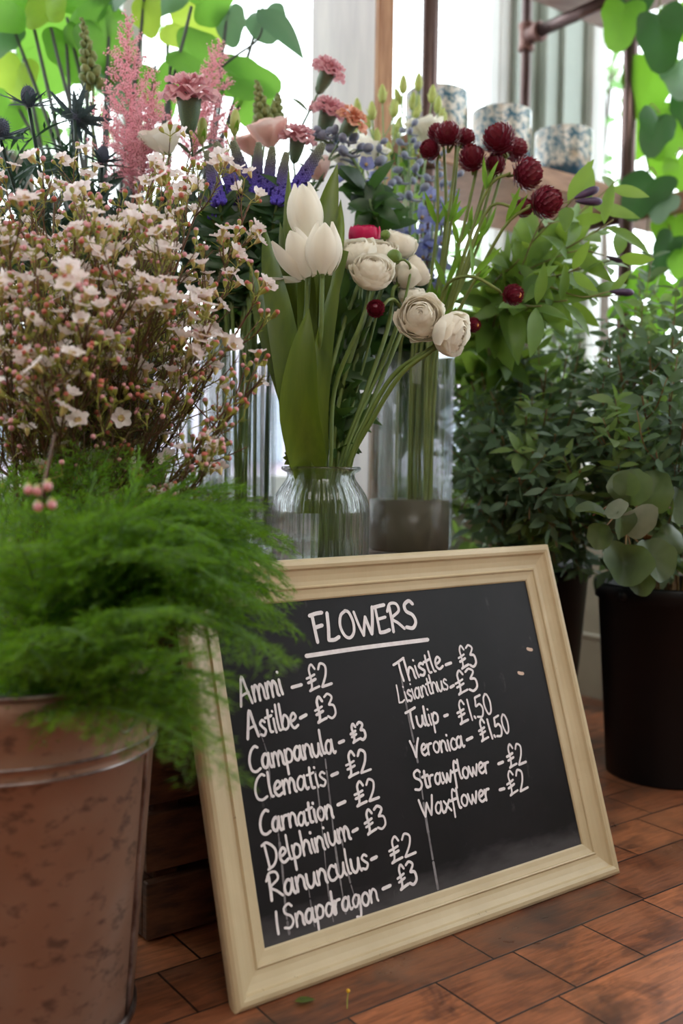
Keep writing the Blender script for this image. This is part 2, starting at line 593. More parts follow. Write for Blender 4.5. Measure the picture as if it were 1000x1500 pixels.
sh = thing('pipe_shelf', 'window shelf unit of steel pipes and wooden boards carrying three glazed pots', 'shelf', room(1.1, .83, 0))
ZS = 1.172
for (s, n, r, z0) in ((.818, .666, .0155, 0), (1.42, .666, .0165, .5), (1.42, .992, .0135, .5), (.818, .992, .013, 0)):
    b = MB(); b.tube([room(s, n, z0), room(s, n, 2.2)], r, 20); b.build('pipe_leg', M['pipe'], sh)
    for zz in (ZS - .03, 1.618):
        b = MB(); b.lathe([(r * 1.02, -.035), (r * 1.5, -.033), (r * 1.52, -.024), (r * 1.38, -.021), (r * 1.38, .021), (r * 1.52, .024), (r * 1.5, .033), (r * 1.02, .035)], room(s, n, zz), 20)
        b.build('pipe_fitting', M['fitting'], sh)
for (s, zz) in ((1.42, 1.618), (.818, 1.618), (1.42, ZS - .06), (.818, ZS - .06)):
    b = MB(); b.tube([room(s, .68, zz), room(s, .98, zz)], .0155, 18)
    b.build('cross_pipe', M['pipe'], sh)
    b = MB(); b.lathe([(.016, 0), (.024, .001), (.0245, .012), (.021, .014), (.021, .04), (.016, .041)], room(s, .94, zz), 18, axis=N); b.build('pipe_fitting', M['fitting'], sh)
b = MB(); b.box(room(1.125, .83, ZS - .0225), (U, N, Z), (.71, .34, .045), 0, .003); b.build('shelf_board', M['shelfwood'], sh, False)
b = MB(); b.box(room(1.585, .33, ZS - .045), (U, N, Z), (.27, .78, .045), 0, .003); b.build('shelf_board', M['shelfwood'], sh, False)
M['topboard'] = surf('pale_top_board', (178, 158, 150), .6, (150, 130, 122), 10, stretch=(1, 6, 1))
b = MB(); b.box(room(1.12, .7235, 1.670), (U, N, Z), (.98, .347, .036), 0, .003); b.build('shelf_board', M['topboard'], sh, False)


def pot_mat():
    m_, nt, out = newmat('speckled_glaze')
    p = nt.nodes.new('ShaderNodeBsdfPrincipled'); p.inputs['Roughness'].default_value = .18
    v = coords(nt)
    n1 = noise(nt, 75, 5, .75, v, .3)
    n2 = noise(nt, 14, 2, .5, v)
    r1 = ramp(nt, n1.outputs['Fac'], [(.4, lin((62, 104, 126))), (.47, lin((128, 152, 160))), (.52, lin((206, 202, 192))), (.6, lin((226, 220, 210)))])
    r2 = ramp(nt, n2.outputs['Fac'], [(.45, (1, 1, 1)), (.65, lin((214, 190, 166)))])
    c = mixc(nt, 1, r1.outputs[0], r2.outputs[0], 'MULTIPLY')
    sx = nt.nodes.new('ShaderNodeSeparateXYZ'); nt.links.new(v, sx.inputs[0])
    mm = nt.nodes.new('ShaderNodeMath'); mm.operation = 'MULTIPLY_ADD'; mm.inputs[1].default_value = .03
    nt.links.new(n1.outputs['Fac'], mm.inputs[0]); nt.links.new(sx.outputs[2], mm.inputs[2])
    rz = ramp(nt, mm.outputs[0], [(.042, (1, 1, 1)), (.052, (0, 0, 0))])
    c = mixc(nt, rz.outputs[0], c, lin((24, 66, 88)))
    nt.links.new(c, p.inputs['Base Color']); nt.links.new(p.outputs[0], out.inputs[0])
    return m_


M['glaze'] = pot_mat()
for (s, hgt, lab) in ((1.282, .117, 'speckled cream and teal glazed pot nearest the corner of the window shelf'),
                      (1.085, .119, 'speckled glazed pot in the middle of the window shelf, behind the burgundy strawflowers'),
                      (.900, .117, 'speckled glazed pot standing behind the upright steel pipe')):
    c = room(s, .737, ZS)
    b = MB(); r = .064
    b.lathe([(0.001, .0), (r * .93, 0), (r * .98, .004), (r, .02), (r, hgt * .7), (r, hgt - .004), (r * .995, hgt - .0012), (r * .98, hgt), (r * .95, hgt), (r * .935, hgt - .002), (r * .93, hgt - .006), (r * .92, .012), (.001, .012)], c, 40)
    o = b.mesh('plant_pot', M['glaze'], c, fixn=True)
    po = bpy.data.objects.new('glazed_pot', o); COL.objects.link(po); po.location = tuple(c)
    tag(po, lab, 'pot', 'glazed pots on the window shelf')

# ------------------------------------------------------------------ crates
M['crate'] = surf('dark_crate_wood', (112, 70, 44), .6, (66, 40, 26), 9, stretch=(2, 2, 9), bump=.25, bscale=30)


def crate(lab, s0, s1, n0, n1, zt, z0=0.0, nsl=5):
    c = thing('wooden_crate', lab, 'crate', room((s0 + s1) / 2, (n0 + n1) / 2, z0))
    h = (zt - .014 - z0) / nsl
    for k in range(nsl):
        zc = z0 + h * (k + .5)
        for (a, bb, sz) in ((( s0 + s1) / 2, n0 + .006, (s1 - s0, .012, h - .011)), ((s0 + s1) / 2, n1 - .006, (s1 - s0, .012, h - .011)),
                            (s0 + .006, (n0 + n1) / 2, (.012, n1 - n0 - .026, h - .011)), (s1 - .006, (n0 + n1) / 2, (.012, n1 - n0 - .026, h - .011))):
            b = MB(); b.box(room(a, bb, zc), (U, N, Z), sz, 0, .0015); b.build('slat', M['crate'], c, False)
    for a in (s0 + .03, s1 - .03):
        for q in (n0 + .028, n1 - .028):
            b = MB(); b.box(room(a, q, (z0 + zt - .012) / 2), (U, N, Z), (.03, .03, zt - .012 - z0), 0, .002); b.build('corner_post', M['crate'], c, False)
    nb = 5; w = (n1 - n0) / nb
    for k in range(nb):
        b = MB(); b.box(room((s0 + s1) / 2, n0 + w * (k + .5), zt - .006), (U, N, Z), (s1 - s0, w - .004, .012), 0, .0015); b.build('top_board', M['crate'], c, False)
    return c


crate('dark slatted wooden crate the chalkboard leans on, the ribbed glass jar on top', 0.0, .60, .176, .553, .40)
crate('dark slatted wooden crate standing under the window behind the first crate', -.15, .705, .560, .98, .40)
# ------------------------------------------------------------------ the chalkboard
LEAN, BW, BH = 0.31795, 0.60242, 0.45377
BV = Z * cos(LEAN) + N * sin(LEAN)
BN = np.cross(U, BV)                      # out of the board's face
U0 = .0125                                # the face starts here; the side of the rail shows before it
HB = -.0125                               # writing surface below the frame's front


def bp(u, v, h=0.0):
    return O0 + u * U + v * BV + h * BN


def unproj(px, py, h=HB):
    d = FW + (px - 500) / F * RT - (py - 750) / F * UP
    t = ((bp(0, 0, h) - CAM) @ BN) / (d @ BN)
    q = CAM + t * d - bp(0, 0, h)
    return np.array([q @ U, q @ BV])


def cream_mat():
    m_, nt, out = newmat('cream_painted_wood')
    p = nt.nodes.new('ShaderNodeBsdfPrincipled'); p.inputs['Roughness'].default_value = .42
    v = coords(nt)
    n1 = noise(nt, 9, 4, .6, v, .4); n2 = noise(nt, 120, 3, .7, v)
    r1 = ramp(nt, n1.outputs['Fac'], [(.3, lin((194, 174, 138))), (.7, lin((210, 191, 156)))])
    r2 = ramp(nt, n2.outputs['Fac'], [(.70, (0, 0, 0)), (.76, (1, 1, 1))])
    c = mixc(nt, r2.outputs[0], r1.outputs[0], lin((150, 132, 104)))
    nt.links.new(c, p.inputs['Base Color'])
    n3 = noise(nt, 60, 3, .6, coords(nt, (1, 1, .15)))
    bm = nt.nodes.new('ShaderNodeBump'); bm.inputs['Strength'].default_value = .12; bm.inputs['Distance'].default_value = .002
    nt.links.new(n3.outputs['Fac'], bm.inputs['Height']); nt.links.new(bm.outputs[0], p.inputs['Normal'])
    nt.links.new(p.outputs[0], out.inputs[0])
    return m_


M['cream'] = cream_mat()


def slate_mat():
    m_, nt, out = newmat('chalkboard_black')
    p = nt.nodes.new('ShaderNodeBsdfPrincipled'); p.inputs['Roughness'].default_value = .5; p.inputs['Specular IOR Level'].default_value = .2
    v = coords(nt)
    n1 = noise(nt, 6, 4, .65, v, .5)
    r1 = ramp(nt, n1.outputs['Fac'], [(.35, lin((22, 20, 22))), (.7, lin((34, 31, 34)))])
    n2 = noise(nt, 40, 4, .7, coords(nt, (1, 1, .35)))
    r2 = ramp(nt, n2.outputs['Fac'], [(.66, (0, 0, 0)), (.8, (.16, .16, .16))])
    c = mixc(nt, r2.outputs[0], r1.outputs[0], lin((170, 165, 165)))
    # chalk dust wiped towards the bottom edge (board height runs up local z)
    sx = nt.nodes.new('ShaderNodeSeparateXYZ'); nt.links.new(v, sx.inputs[0])
    n3 = noise(nt, 14, 3, .6, coords(nt, (1, 1, 3)))
    ma = nt.nodes.new('ShaderNodeMath'); ma.operation = 'MULTIPLY_ADD'; ma.inputs[1].default_value = .045
    nt.links.new(n3.outputs['Fac'], ma.inputs[0]); nt.links.new(sx.outputs[2], ma.inputs[2])
    r3 = ramp(nt, ma.outputs[0], [(.070, (.13, .13, .13)), (.094, (0, 0, 0))])
    c = mixc(nt, r3.outputs[0], c, lin((176, 172, 176)))
    nt.links.new(c, p.inputs['Base Color']); nt.links.new(p.outputs[0], out.inputs[0])
    return m_


bd = thing('chalkboard', 'cream-framed chalkboard price list leaning on the crate, with handwritten flower prices', 'chalkboard', O0)
b = MB(); b.box(bp((BW + U0) / 2, BH / 2, HB - .002), (U, BV, BN), (BW - U0 - .085, BH - .085, .004)); b.build('panel', slate_mat(), bd, False)
b = MB(); b.box(bp((BW + U0) / 2, BH / 2, HB - .0065), (U, BV, BN), (BW - U0 - .08, BH - .08, .005)); b.build('backing_board', M['crate'], bd, False)
FRW = .0585; FS = .0487 / FRW
prof = [(.012, -.024), (.004, -.018), (.0005, -.008), (.0003, -.003), (.002, .0005), (.006, .003), (.011, .0035), (.0155, .002), (.0175, -.0012), (.0185, -.0018),
        (.025, -.0042), (.033, -.0062), (.0385, -.0068), (.0395, -.0058), (.041, -.0048), (.0428, -.0055), (.0436, -.0072), (.050, -.0088), (.0565, -.0098), (FRW, -.0112), (FRW, HB - .006), (.05, -.022), (.012, -.024)]
prof = [(x * FS, h) for (x, h) in prof]
for (c0, c1, du, inw) in (((U0, 0), (BW, 0), (1, 0), (0, 1)), ((BW, 0), (BW, BH), (0, 1), (-1, 0)), ((BW, BH), (U0, BH), (-1, 0), (0, -1)), ((U0, BH), (U0, 0), (0, -1), (1, 0))):
    V = []
    for (x, h) in prof:
        V.append(bp(c0[0] + x * (du[0] + inw[0]), c0[1] + x * (du[1] + inw[1]), h))
    for (x, h) in prof:
        V.append(bp(c1[0] + x * (-du[0] + inw[0]), c1[1] + x * (-du[1] + inw[1]), h))
    k = len(prof)
    b = MB(); b.add(V, [(i, i + 1, k + i + 1, k + i) for i in range(k - 1)] + [tuple(range(k - 1)), tuple(range(2 * k - 2, k - 1, -1))])
    o = b.build('frame_rail', M['cream'], bd, False, fixn=True)

# handwriting: pen strokes in units of the x-height, base line at 0, capitals 1.7 high
def S(t):
    return [[tuple(float(q) for q in p.split(',')) for p in s.split()] for s in t.split(';')]


G = {
 'A': (1.35, S('0,-.1 .25,.7 .6,1.7 .85,.9 1.15,-.05;.2,.5 .6,.6 1.0,.65')),
 'C': (1.3, S('1.15,1.6 .85,1.72 .4,1.4 .12,.8 .2,.2 .6,0 1.1,.15')),
 'D': (1.35, S('.25,1.55 .3,.8 .35,0;0,1.6 .5,1.7 1.1,1.2 1.15,.6 .8,.1 .2,-.1')),
 'R': (1.35, S('.25,1.5 .25,.7 .2,-.1;0,1.2 .35,1.65 .9,1.6 1.0,1.15 .3,.75 .75,.4 1.2,0')),
 'S': (1.15, S('1.0,1.5 .7,1.72 .25,1.5 .3,1.1 .8,.8 .95,.35 .6,0 .05,.1')),
 'T': (1.1, S('0,1.45 .5,1.55 1.25,1.75;.6,1.6 .55,.8 .6,0')),
 'L': (1.05, S('.3,1.65 .2,.8 .05,.05;.05,.05 .5,.02 .9,.15')),
 'V': (1.15, S('0,1.5 .25,.8 .45,0;.45,0 .75,.9 1.1,1.6')),
 'W': (1.7, S('0,1.5 .2,.7 .45,0;.45,0 .65,.6 .85,1.1;.85,1.1 1.0,.5 1.15,.02;1.15,.02 1.4,.8 1.6,1.65')),
 'F': (1.1, S('.2,1.65 .22,.8 .25,0;.0,1.6 .5,1.68 1.0,1.7;.22,.85 .5,.9 .85,.95')),
 'O': (1.4, S('.75,1.65 .3,1.4 .1,.8 .3,.2 .7,0 1.1,.3 1.2,.9 1.0,1.5 .7,1.66')),
 'E': (1.1, S('.15,1.6 .15,.8 .15,.02;.0,1.6 .5,1.65 .95,1.68;.15,.85 .5,.88 .85,.92;.15,.02 .55,.02 1.0,.1')),
 'a': (1.08, S('.78,.8 .45,.98 .12,.65 .12,.2 .4,.04 .66,.35 .82,.98;.82,.98 .8,.35 .92,.0 1.1,.08')),
 'b': (.95, S('.1,1.75 .1,.9 .12,.05;.12,.4 .45,.95 .8,.7 .75,.2 .4,0 .12,.15')),
 'c': (.8, S('.75,.85 .45,1.0 .12,.6 .2,.12 .5,0 .85,.15')),
 'd': (1.0, S('.8,.8 .4,.95 .1,.5 .25,.05 .6,.15 .85,.7;.85,1.75 .85,.9 .88,.2 1.0,0')),
 'e': (.85, S('.1,.45 .5,.55 .72,.75 .5,1.0 .18,.75 .12,.3 .4,0 .85,.15')),
 'f': (.8, S('.75,1.5 .5,1.7 .32,1.2 .3,.3 .25,-.7;.0,.75 .35,.8 .75,.85')),
 'g': (1.0, S('.8,.85 .45,1.0 .12,.6 .25,.12 .6,.25 .82,.9;.82,.9 .85,0 .7,-.7 .3,-.65')),
 'h': (.95, S('.12,1.75 .12,.8 .12,0;.12,.45 .45,.98 .75,.75 .78,.2 .85,0')),
 'i': (.4, S('.15,.95 .17,.4 .25,0;.12,1.45 .16,1.4')),
 'l': (.45, S('.15,1.75 .12,.8 .2,.1 .38,.02')),
 'm': (1.35, S('.08,.95 .1,.4 .1,0;.1,.5 .35,.98 .58,.7 .6,0;.6,.5 .85,.98 1.1,.7 1.12,.15 1.25,0')),
 'n': (.95, S('.08,.95 .1,.4 .1,0;.1,.5 .4,.98 .72,.75 .75,.2 .85,0')),
 'o': (.95, S('.5,.98 .2,.8 .1,.4 .3,.05 .6,.05 .82,.45 .7,.85 .45,.98')),
 'p': (.95, S('.1,.95 .12,.2 .1,-.75;.1,.5 .4,.98 .78,.75 .7,.2 .35,.05 .12,.2')),
 'r': (.75, S('.08,.95 .1,.5 .1,0;.1,.5 .3,.9 .65,.95')),
 's': (.75, S('.65,.85 .4,1.0 .15,.8 .35,.55 .62,.3 .4,0 .05,.1')),
 't': (.7, S('.35,1.5 .3,.8 .35,.1 .6,.03;.0,1.0 .35,1.03 .7,1.1')),
 'u': (1.0, S('.08,.95 .1,.3 .35,0 .65,.25 .8,.9;.8,.9 .8,.3 .95,0')),
 'v': (.85, S('.05,.95 .22,.4 .38,.02;.38,.02 .6,.5 .8,1.0')),
 'w': (1.25, S('.05,.95 .15,.4 .32,.02;.32,.02 .5,.4 .6,.8;.6,.8 .68,.3 .82,.02;.82,.02 1.0,.5 1.15,1.0')),
 'x': (.85, S('.08,.95 .4,.5 .8,.0;.75,.95 .4,.5 .05,.0')),
 '1': (.5, S('.25,1.6 .25,.8 .3,0')),
 '2': (1.05, S('.1,1.3 .4,1.65 .8,1.4 .65,.8 .1,.1;.1,.1 .55,.12 1.05,.15')),
 '3': (1.0, S('.1,1.5 .5,1.65 .85,1.35 .4,.9;.4,.9 .85,.75 .85,.2 .4,-.05 .02,.15')),
 '5': (1.0, S('.25,1.55 .2,1.2 .15,.9 .6,1.0 .85,.6 .6,.05 .05,.1;.25,1.55 .55,1.6 .9,1.65')),
 '0': (1.0, S('.5,1.6 .2,1.3 .12,.7 .35,.05 .7,.2 .85,.9 .7,1.45 .45,1.6')),
 '.': (.4, S('.12,.16 .2,.02')),
 '£': (1.2, S('1.0,1.35 .75,1.7 .45,1.4 .45,.8 .35,.2 .1,.0;.1,.0 .5,.08 1.05,.15;.05,.85 .4,.9 .85,1.0;.1,.55 .45,.6 .85,.68')),
}
M['chalk'] = surf('chalk_pen', (246, 240, 242), .8, (232, 224, 228), 90)
M['chalkfaint'] = surf('wiped_chalk', (146, 142, 146), .8, (104, 100, 104), 60)
HW = HB + .0006


def ribbon(mb, P, w, h=HW):
    """a flat pen stroke with round ends; P in board u, v"""
    P = np.asarray(P, float)
    T = np.gradient(P, axis=0)
    T /= np.maximum(1e-9, np.linalg.norm(T, axis=1))[:, None]
    Q = np.stack([-T[:, 1], T[:, 0]], 1)
    V = []; k = len(P)
    ww = np.full(k, w / 2)
    P2 = np.vstack([P[0] - T[0] * w * .42, P, P[-1] + T[-1] * w * .42])
    Q2 = np.vstack([Q[0], Q, Q[-1]]); w2 = np.concatenate([[w * .2], ww, [w * .2]])
    for p, q, x in zip(P2, Q2, w2):
        V.append(bp(*(p + q * x), h)); V.append(bp(*(p - q * x), h))
    mb.add(V, [(2 * i, 2 * i + 1, 2 * i + 3, 2 * i + 2) for i in range(k + 1)])


def write(mb, text, p0, p1, cap, pen, R):
    a = unproj(*p0); e = unproj(*p1)
    top = unproj(p0[0] - .16 * cap, p0[1] - cap)
    ch = np.linalg.norm(top - a)
    tot = sum(G[c][0] for c in text)
    d = e - a; ln = np.linalg.norm(d); d /= ln
    nv = np.array([-d[1], d[0]])
    sx, sy = ln / tot, ch / 1.7
    x = 0.0
    for c in text:
        w, strokes = G[c]
        jy = R.uniform(-.06, .06)
        for st in strokes:
            pts = [a + d * (x + q[0] + .12 * q[1] * 0) * sx + nv * (q[1] + jy) * sy for q in st]
            ribbon(mb, curve(pts, max(6, 5 * len(pts))), pen * R.uniform(.85, 1.12), HW + R.uniform(0, .0002))
        x += w


LINES = [
 [('FLOWERS', (460, 942), (613, 919), 42, .0043)],
 [('Ammi', (352, 1032), (416, 1017), 40, 0), ('-', (427, 1007), (441, 1003)), ('£2', (452, 1013), (486, 1004), 37, 0)],
 [('Astilbe', (362, 1081), (437, 1066), 38, 0), ('-', (439, 1052), (448, 1047)), ('£3', (464, 1058), (494, 1049), 36, 0)],
 [('Campanula', (366, 1132), (491, 1101), 36, 0), ('-', (496, 1088), (503, 1085)), ('£3', (516, 1089), (537, 1081), 26, 0)],
 [('Clematis', (374, 1174), (479, 1149), 36, 0), ('-', (485, 1136), (494, 1132)), ('£2', (509, 1139), (543, 1129), 36, 0)],
 [('Carnation', (381, 1223), (489, 1197), 34, 0), ('-', (494, 1179), (505, 1174)), ('£2', (521, 1181), (555, 1171), 34, 0)],
 [('Delphinium', (389, 1272), (515, 1229), 36, 0), ('-', (516, 1218), (523, 1214)), ('£3', (537, 1223), (567, 1210), 34, 0)],
 [('Ranunculus', (394, 1319), (541, 1271), 38, 0), ('-', (543, 1259), (551, 1255)), ('£2', (572, 1265), (609, 1252), 36, 0)],
 [('1', (402, 1370), (411, 1368), 34, 0), ('Snapdragon', (416, 1362), (555, 1319), 34, 0), ('-', (560, 1302), (571, 1297)), ('£3', (585, 1303), (612, 1290), 34, 0)],
 [('Thistle', (583, 1001), (649, 979), 31, 0), ('-', (652, 974), (660, 971)), ('£3', (675, 981), (699, 973), 32, 0)],
 [('Lisianthus', (584, 1031), (657, 1008), 27, .0026), ('-', (659, 1007), (664, 1004)), ('£3', (670, 1018), (701, 1007), 33, 0)],
 [('Tulip', (598, 1069), (644, 1058), 28, 0), ('-', (650, 1049), (655, 1047)), ('£1.50', (672, 1060), (723, 1045), 33, 0)],
 [('Veronica', (604, 1111), (680, 1094), 28, 0), ('-', (683, 1084), (691, 1080)), ('£1.50', (704, 1087), (748, 1072), 31, 0)],
 [('Strawflower', (607, 1158), (718, 1130), 28, 0), ('-', (729, 1119), (736, 1116)), ('£2', (745, 1126), (770, 1118), 33, 0)],
 [('Waxflower', (617, 1198), (719, 1171), 29, 0), ('-', (731, 1157), (738, 1155)), ('£2', (746, 1167), (773, 1155), 34, 0)],
]
RW = random.Random(5)
for ln in LINES:
    mb = MB()
    for w in ln:
        if w[0] == '-':
            ribbon(mb, curve([unproj(*w[1]), unproj(*w[2])], 5), .0040)
        else:
            write(mb, w[0], w[1], w[2], w[3], w[4] or .0032, RW)
    if ln[0][0] == 'FLOWERS':
        ribbon(mb, curve([unproj(448, 961), unproj(530, 949), unproj(626, 937)], 12), .0052)
    mb.build('chalk_lettering', M['chalk'], bd, False)
for pts, w in (([(586, 985), (598, 1050), (612, 1120), (622, 1190), (632, 1250), (641, 1302)], .0028), ([(476, 1112), (484, 1180), (492, 1250), (506, 1338)], .0020),
               ([(404, 1195), (412, 1260), (418, 1330), (424, 1372)], .0022), ([(462, 1130), (472, 1220), (481, 1310), (488, 1350)], .0014), ([(500, 1230), (512, 1290), (527, 1336)], .0016),
               ([(380, 1070), (392, 1110), (396, 1170)], .0013), ([(450, 1290), (458, 1345), (461, 1358)], .0014)):
    mb = MB(); P = curve([unproj(*p) for p in pts], 60)
    i = 0
    while i < 57:                                          # broken, dried-up runs
        j = min(59, i + RW.randint(3, 10)); ribbon(mb, P[i:j + 1], w * RW.uniform(.7, 1.5), HB + .0003); i = j + RW.randint(0, 2)
    mb.build('chalk_drip', M['chalkfaint'], bd, False)
M['chip'] = surf('bare_chip', (214, 186, 168), .8)
for (x, y) in ((775, 951), (762, 986)):
    mb = MB(); q = unproj(x, y); ribbon(mb, [q + (-.004, .001), q + (.0, -.0005), q + (.004, -.001)], .0045)
    mb.build('paint_chip', M['chip'], bd, False)
# ------------------------------------------------------------------ copper-toned bucket
def bucket_mat():
    m_, nt, out = newmat('coppery_zinc')
    p = nt.nodes.new('ShaderNodeBsdfPrincipled'); p.inputs['Metallic'].default_value = .55
    v = coords(nt)
    n0 = noise(nt, 7, 3, .6, v, .3)
    c0 = ramp(nt, n0.outputs['Fac'], [(.3, lin((134, 97, 77))), (.55, lin((147, 114, 96))), (.75, lin((156, 133, 120)))])
    n1 = noise(nt, 46, 4, .6, coords(nt, (1, 1, 1.6), (.3, .5, .2)), .25)
    r1 = ramp(nt, n1.outputs['Fac'], [(.54, (0, 0, 0)), (.68, (.7, .7, .7))])
    c1 = mixc(nt, r1.outputs[0], c0.outputs[0], lin((78, 58, 52)))
    nt.links.new(c1, p.inputs['Base Color'])
    rr = ramp(nt, n0.outputs['Fac'], [(.3, (.42, .42, .42)), (.7, (.58, .58, .58))])
    nt.links.new(rr.outputs[0], p.inputs['Roughness'])
    nt.links.new(p.outputs[0], out.inputs[0])
    return m_


M['copper'] = bucket_mat()
M['zincedge'] = surf('worn_zinc_edge', (160, 150, 148), .35, (96, 78, 74), 30, metal=.8)
BC = np.array([-.313, .95, 0])
bk = thing('metal_bucket', 'tall copper-toned metal bucket holding the asparagus fern, beside the chalkboard', 'bucket', BC)
Rb = lambda z: .112 + (.138 - .112) * z / .345
b = MB()
pr = [(.001, .006), (.108, .006), (Rb(.004), .004), (Rb(.02), .02)]
for z in np.linspace(.03, .265, 12): pr.append((Rb(z), z))
pr += [(Rb(.27) + .0025, .27), (Rb(.274) + .0025, .274), (Rb(.2775) - .0005, .2775), (Rb(.281) + .0025, .281), (Rb(.285) + .0025, .285), (Rb(.29), .29)]
for z in (.30, .32, .343): pr.append((Rb(z), z))
pr += [(Rb(.335) - .0022, .343), (Rb(.28) - .0022, .28), (Rb(.02) - .002, .02), (.001, .010)]
b.lathe(pr, BC, 72); b.build('body', M['copper'], bk, fixn=True)
b = MB()
ang = np.linspace(0, 2 * pi, 73)
b.tube([BC + np.array([.1375 * cos(a), .1375 * sin(a), .345]) for a in ang], .0028, 8, cap=False)
b.build('rim', M['zincedge'], bk)
b = MB(); b.lathe([(Rb(0) + .0, .0), (Rb(0) + .004, .001), (Rb(0) + .0045, .006), (Rb(.01) + .001, .011), (Rb(.01) - .002, .009), (.108, 0)], BC, 60); b.build('foot_ring', M['zincedge'], bk)
for zz in (.2712, .2838):
    b = MB(); b.tube([BC + np.array([(Rb(zz) + .0022) * cos(a), (Rb(zz) + .0022) * sin(a), zz]) for a in ang], .0017, 6, cap=False); b.build('raised_band', M['zincedge'], bk)
a0 = radians(-9)
b = MB(); b.tube([BC + np.array([cos(a0) * (Rb(z) + .001), sin(a0) * (Rb(z) + .001), z]) for z in np.linspace(.012, .34, 12)], .0022, 6); b.build('seam', M['zincedge'], bk)
a1 = radians(-32)
hk = lambda a, z, o: BC + np.array([cos(a) * (Rb(z) + o), sin(a) * (Rb(z) + o), z])
b = MB(); b.tube(curve([hk(a1, .343, .003), hk(a1 + .01, .325, .005), hk(a1 - .02, .307, .006), hk(a1 + .06, .302, .007), hk(a1 + .2, .32, .006), hk(a1 + .42, .342, .005)], 24), .0018, 6); b.build('handle_wire', M['zincedge'], bk)
M['liner'] = surf('green_plastic', (22, 62, 40), .4)
b = MB(); b.lathe([(.001, .02), (.098, .02), (.124, .318), (.126, .318), (.122, .312), (.12, .30), (.115, .27), (.001, .27)], BC, 48); b.build('liner_pot', M['liner'], bk)

# ------------------------------------------------------------------ black buckets
M['blackplastic'] = surf('black_plastic', (12, 12, 15), .42, spec=.3)
def black_bucket(lab, c, rt, rb, h):
    o = thing('flower_bucket', lab, 'bucket', c, 'black buckets')
    b = MB(); b.lathe([(.001, .004), (rb - .004, .004), (rb, 0), (rb + .001, .004), (rt - .003, h - .03), (rt + .003, h - .028), (rt + .004, h - .004), (rt + .002, h), (rt - .003, h - .002), (rb - .003, .008), (.001, .008)], c, 56)
    b.build('body', M['blackplastic'], o, fixn=True)
    for sgn in (1, -1):
        b = MB(); b.ball(np.asarray(c) + U * sgn * (rt + .004) + Z * (h - .016), .009, U, 10, 6, sq=.7); b.build('handle_lug', M['blackplastic'], o)
    return o
BB1 = np.array([.579, 1.74, 0]); BB2 = np.array([.372, 1.99, 0])
black_bucket('black plastic bucket on the bare floor under the round-leaved eucalyptus', BB1, .125, .1, .34)
black_bucket('black plastic bucket half hidden behind the chalkboard frame, against the wall', BB2, .125, .096, .35)

# ------------------------------------------------------------------ glass vases and jar
M['vase'] = glass('vase_glass', (.985, .996, 1.0), .78)
M['jar'] = glass('jar_glass', (.98, .995, 1.0), .3)
M['water'] = glass('clear_water', (.96, .98, .95), .5, ior=1.33)
M['murky'] = surf('murky_water', (120, 112, 96), .15, (110, 103, 88), 6, trans=.45, tcol=(150, 140, 112))


def glass_vase(lab, c, r, h, water=0.0, wm='water', th=.0032):
    o = thing('glass_vase', lab, 'vase', c)
    b = MB()
    b.lathe([(.001, 0), (r - .002, 0), (r, .002), (r, h - .0015), (r - .0012, h), (r - th + .001, h), (r - th, h - .0015), (r - th, .014), (r - th - .003, .011), (.001, .0105)], c, 56)
    b.build('vessel', M['vase'], o, fixn=True)
    if water:
        b = MB(); q = r - th - .0006
        b.lathe([(.001, .0125), (q - .002, .0125), (q, .0155), (q, water), (.001, water)], c, 48); b.build('water', M[wm], o, fixn=True)
    return o


def ground(px, d, z):
    """the point d metres along the view axis under pixel column px, at height z"""
    p = at(px, 700, d); return np.array([p[0], p[1], z])


V_R = ground(600, 1.50, .40)
glass_vase('tall clear glass vase of strawflowers with murky water, next to the ribbed jar', V_R, .0640, .302, .088, 'murky')
V_R2 = ground(608, 1.71, .40)
glass_vase('tall clear glass vase behind the strawflower vase, holding blue delphiniums', V_R2, .064, .325, .10)
V_L = ground(353, 1.50, .40)
glass_vase('tall clear glass vase on the crate full of green stems, behind the waxflowers', V_L, .0530, .325, .09)
V_L2 = ground(287, 1.66, .40)
glass_vase('clear glass vase holding carnation stems, behind the veronica vase', V_L2, .046, .32, .09)
V_T = room(-.05, .62, .0); V_T = ground(120, 1.72, 0.0)
V_W = np.array([-.339, 1.155, 0])
glass_vase('tall glass vase of waxflowers standing on the floor behind the fern', V_W, .063, .433, .2)
V_A = ground(130, 1.52, 0)
glass_vase('tall floor vase of sea holly and astilbe, deep behind the waxflowers', V_A, .07, .52, .2)

V_J = ground(470, 1.31, .40)
jr = thing('ribbed_jar', 'squat ribbed clear glass jar of white tulips and ranunculus behind the chalkboard', 'jar', V_J)
outer = [(.050, 0), (.056, .001), (.0612, .008), (.0628, .02), (.0628, .078), (.0618, .090), (.058, .101), (.0515, .112), (.0462, .120), (.0445, .125), (.0448, .129), (.050, .1315), (.0525, .1335), (.0525, .136), (.0505, .1378)]
inner = [(.0430, .1372), (.0415, .131), (.0415, .124), (.0434, .118), (.0488, .109), (.0552, .098), (.0588, .088), (.0596, .078), (.0596, .02), (.056, .011), (.001, .009)]
b = MB()
b.lathe([(.001, .001)] + outer + inner, V_J, 168, ripple=lambda r, h, p: r * (1 + (.05 * abs(cos(17 * p)) - .025) * min(1, max(0, (.117 - h) / .012)) * min(1, h / .012)) if r > .0599 or (.046 < r and h > .088 and h < .118) else r)
b.build('vessel', M['jar'], jr, fixn=True)
b = MB(); b.lathe([(.001, .0095), (.054, .0115), (.0588, .02), (.0588, .041), (.001, .041)], V_J, 64); b.build('water', M['water'], jr, fixn=True)
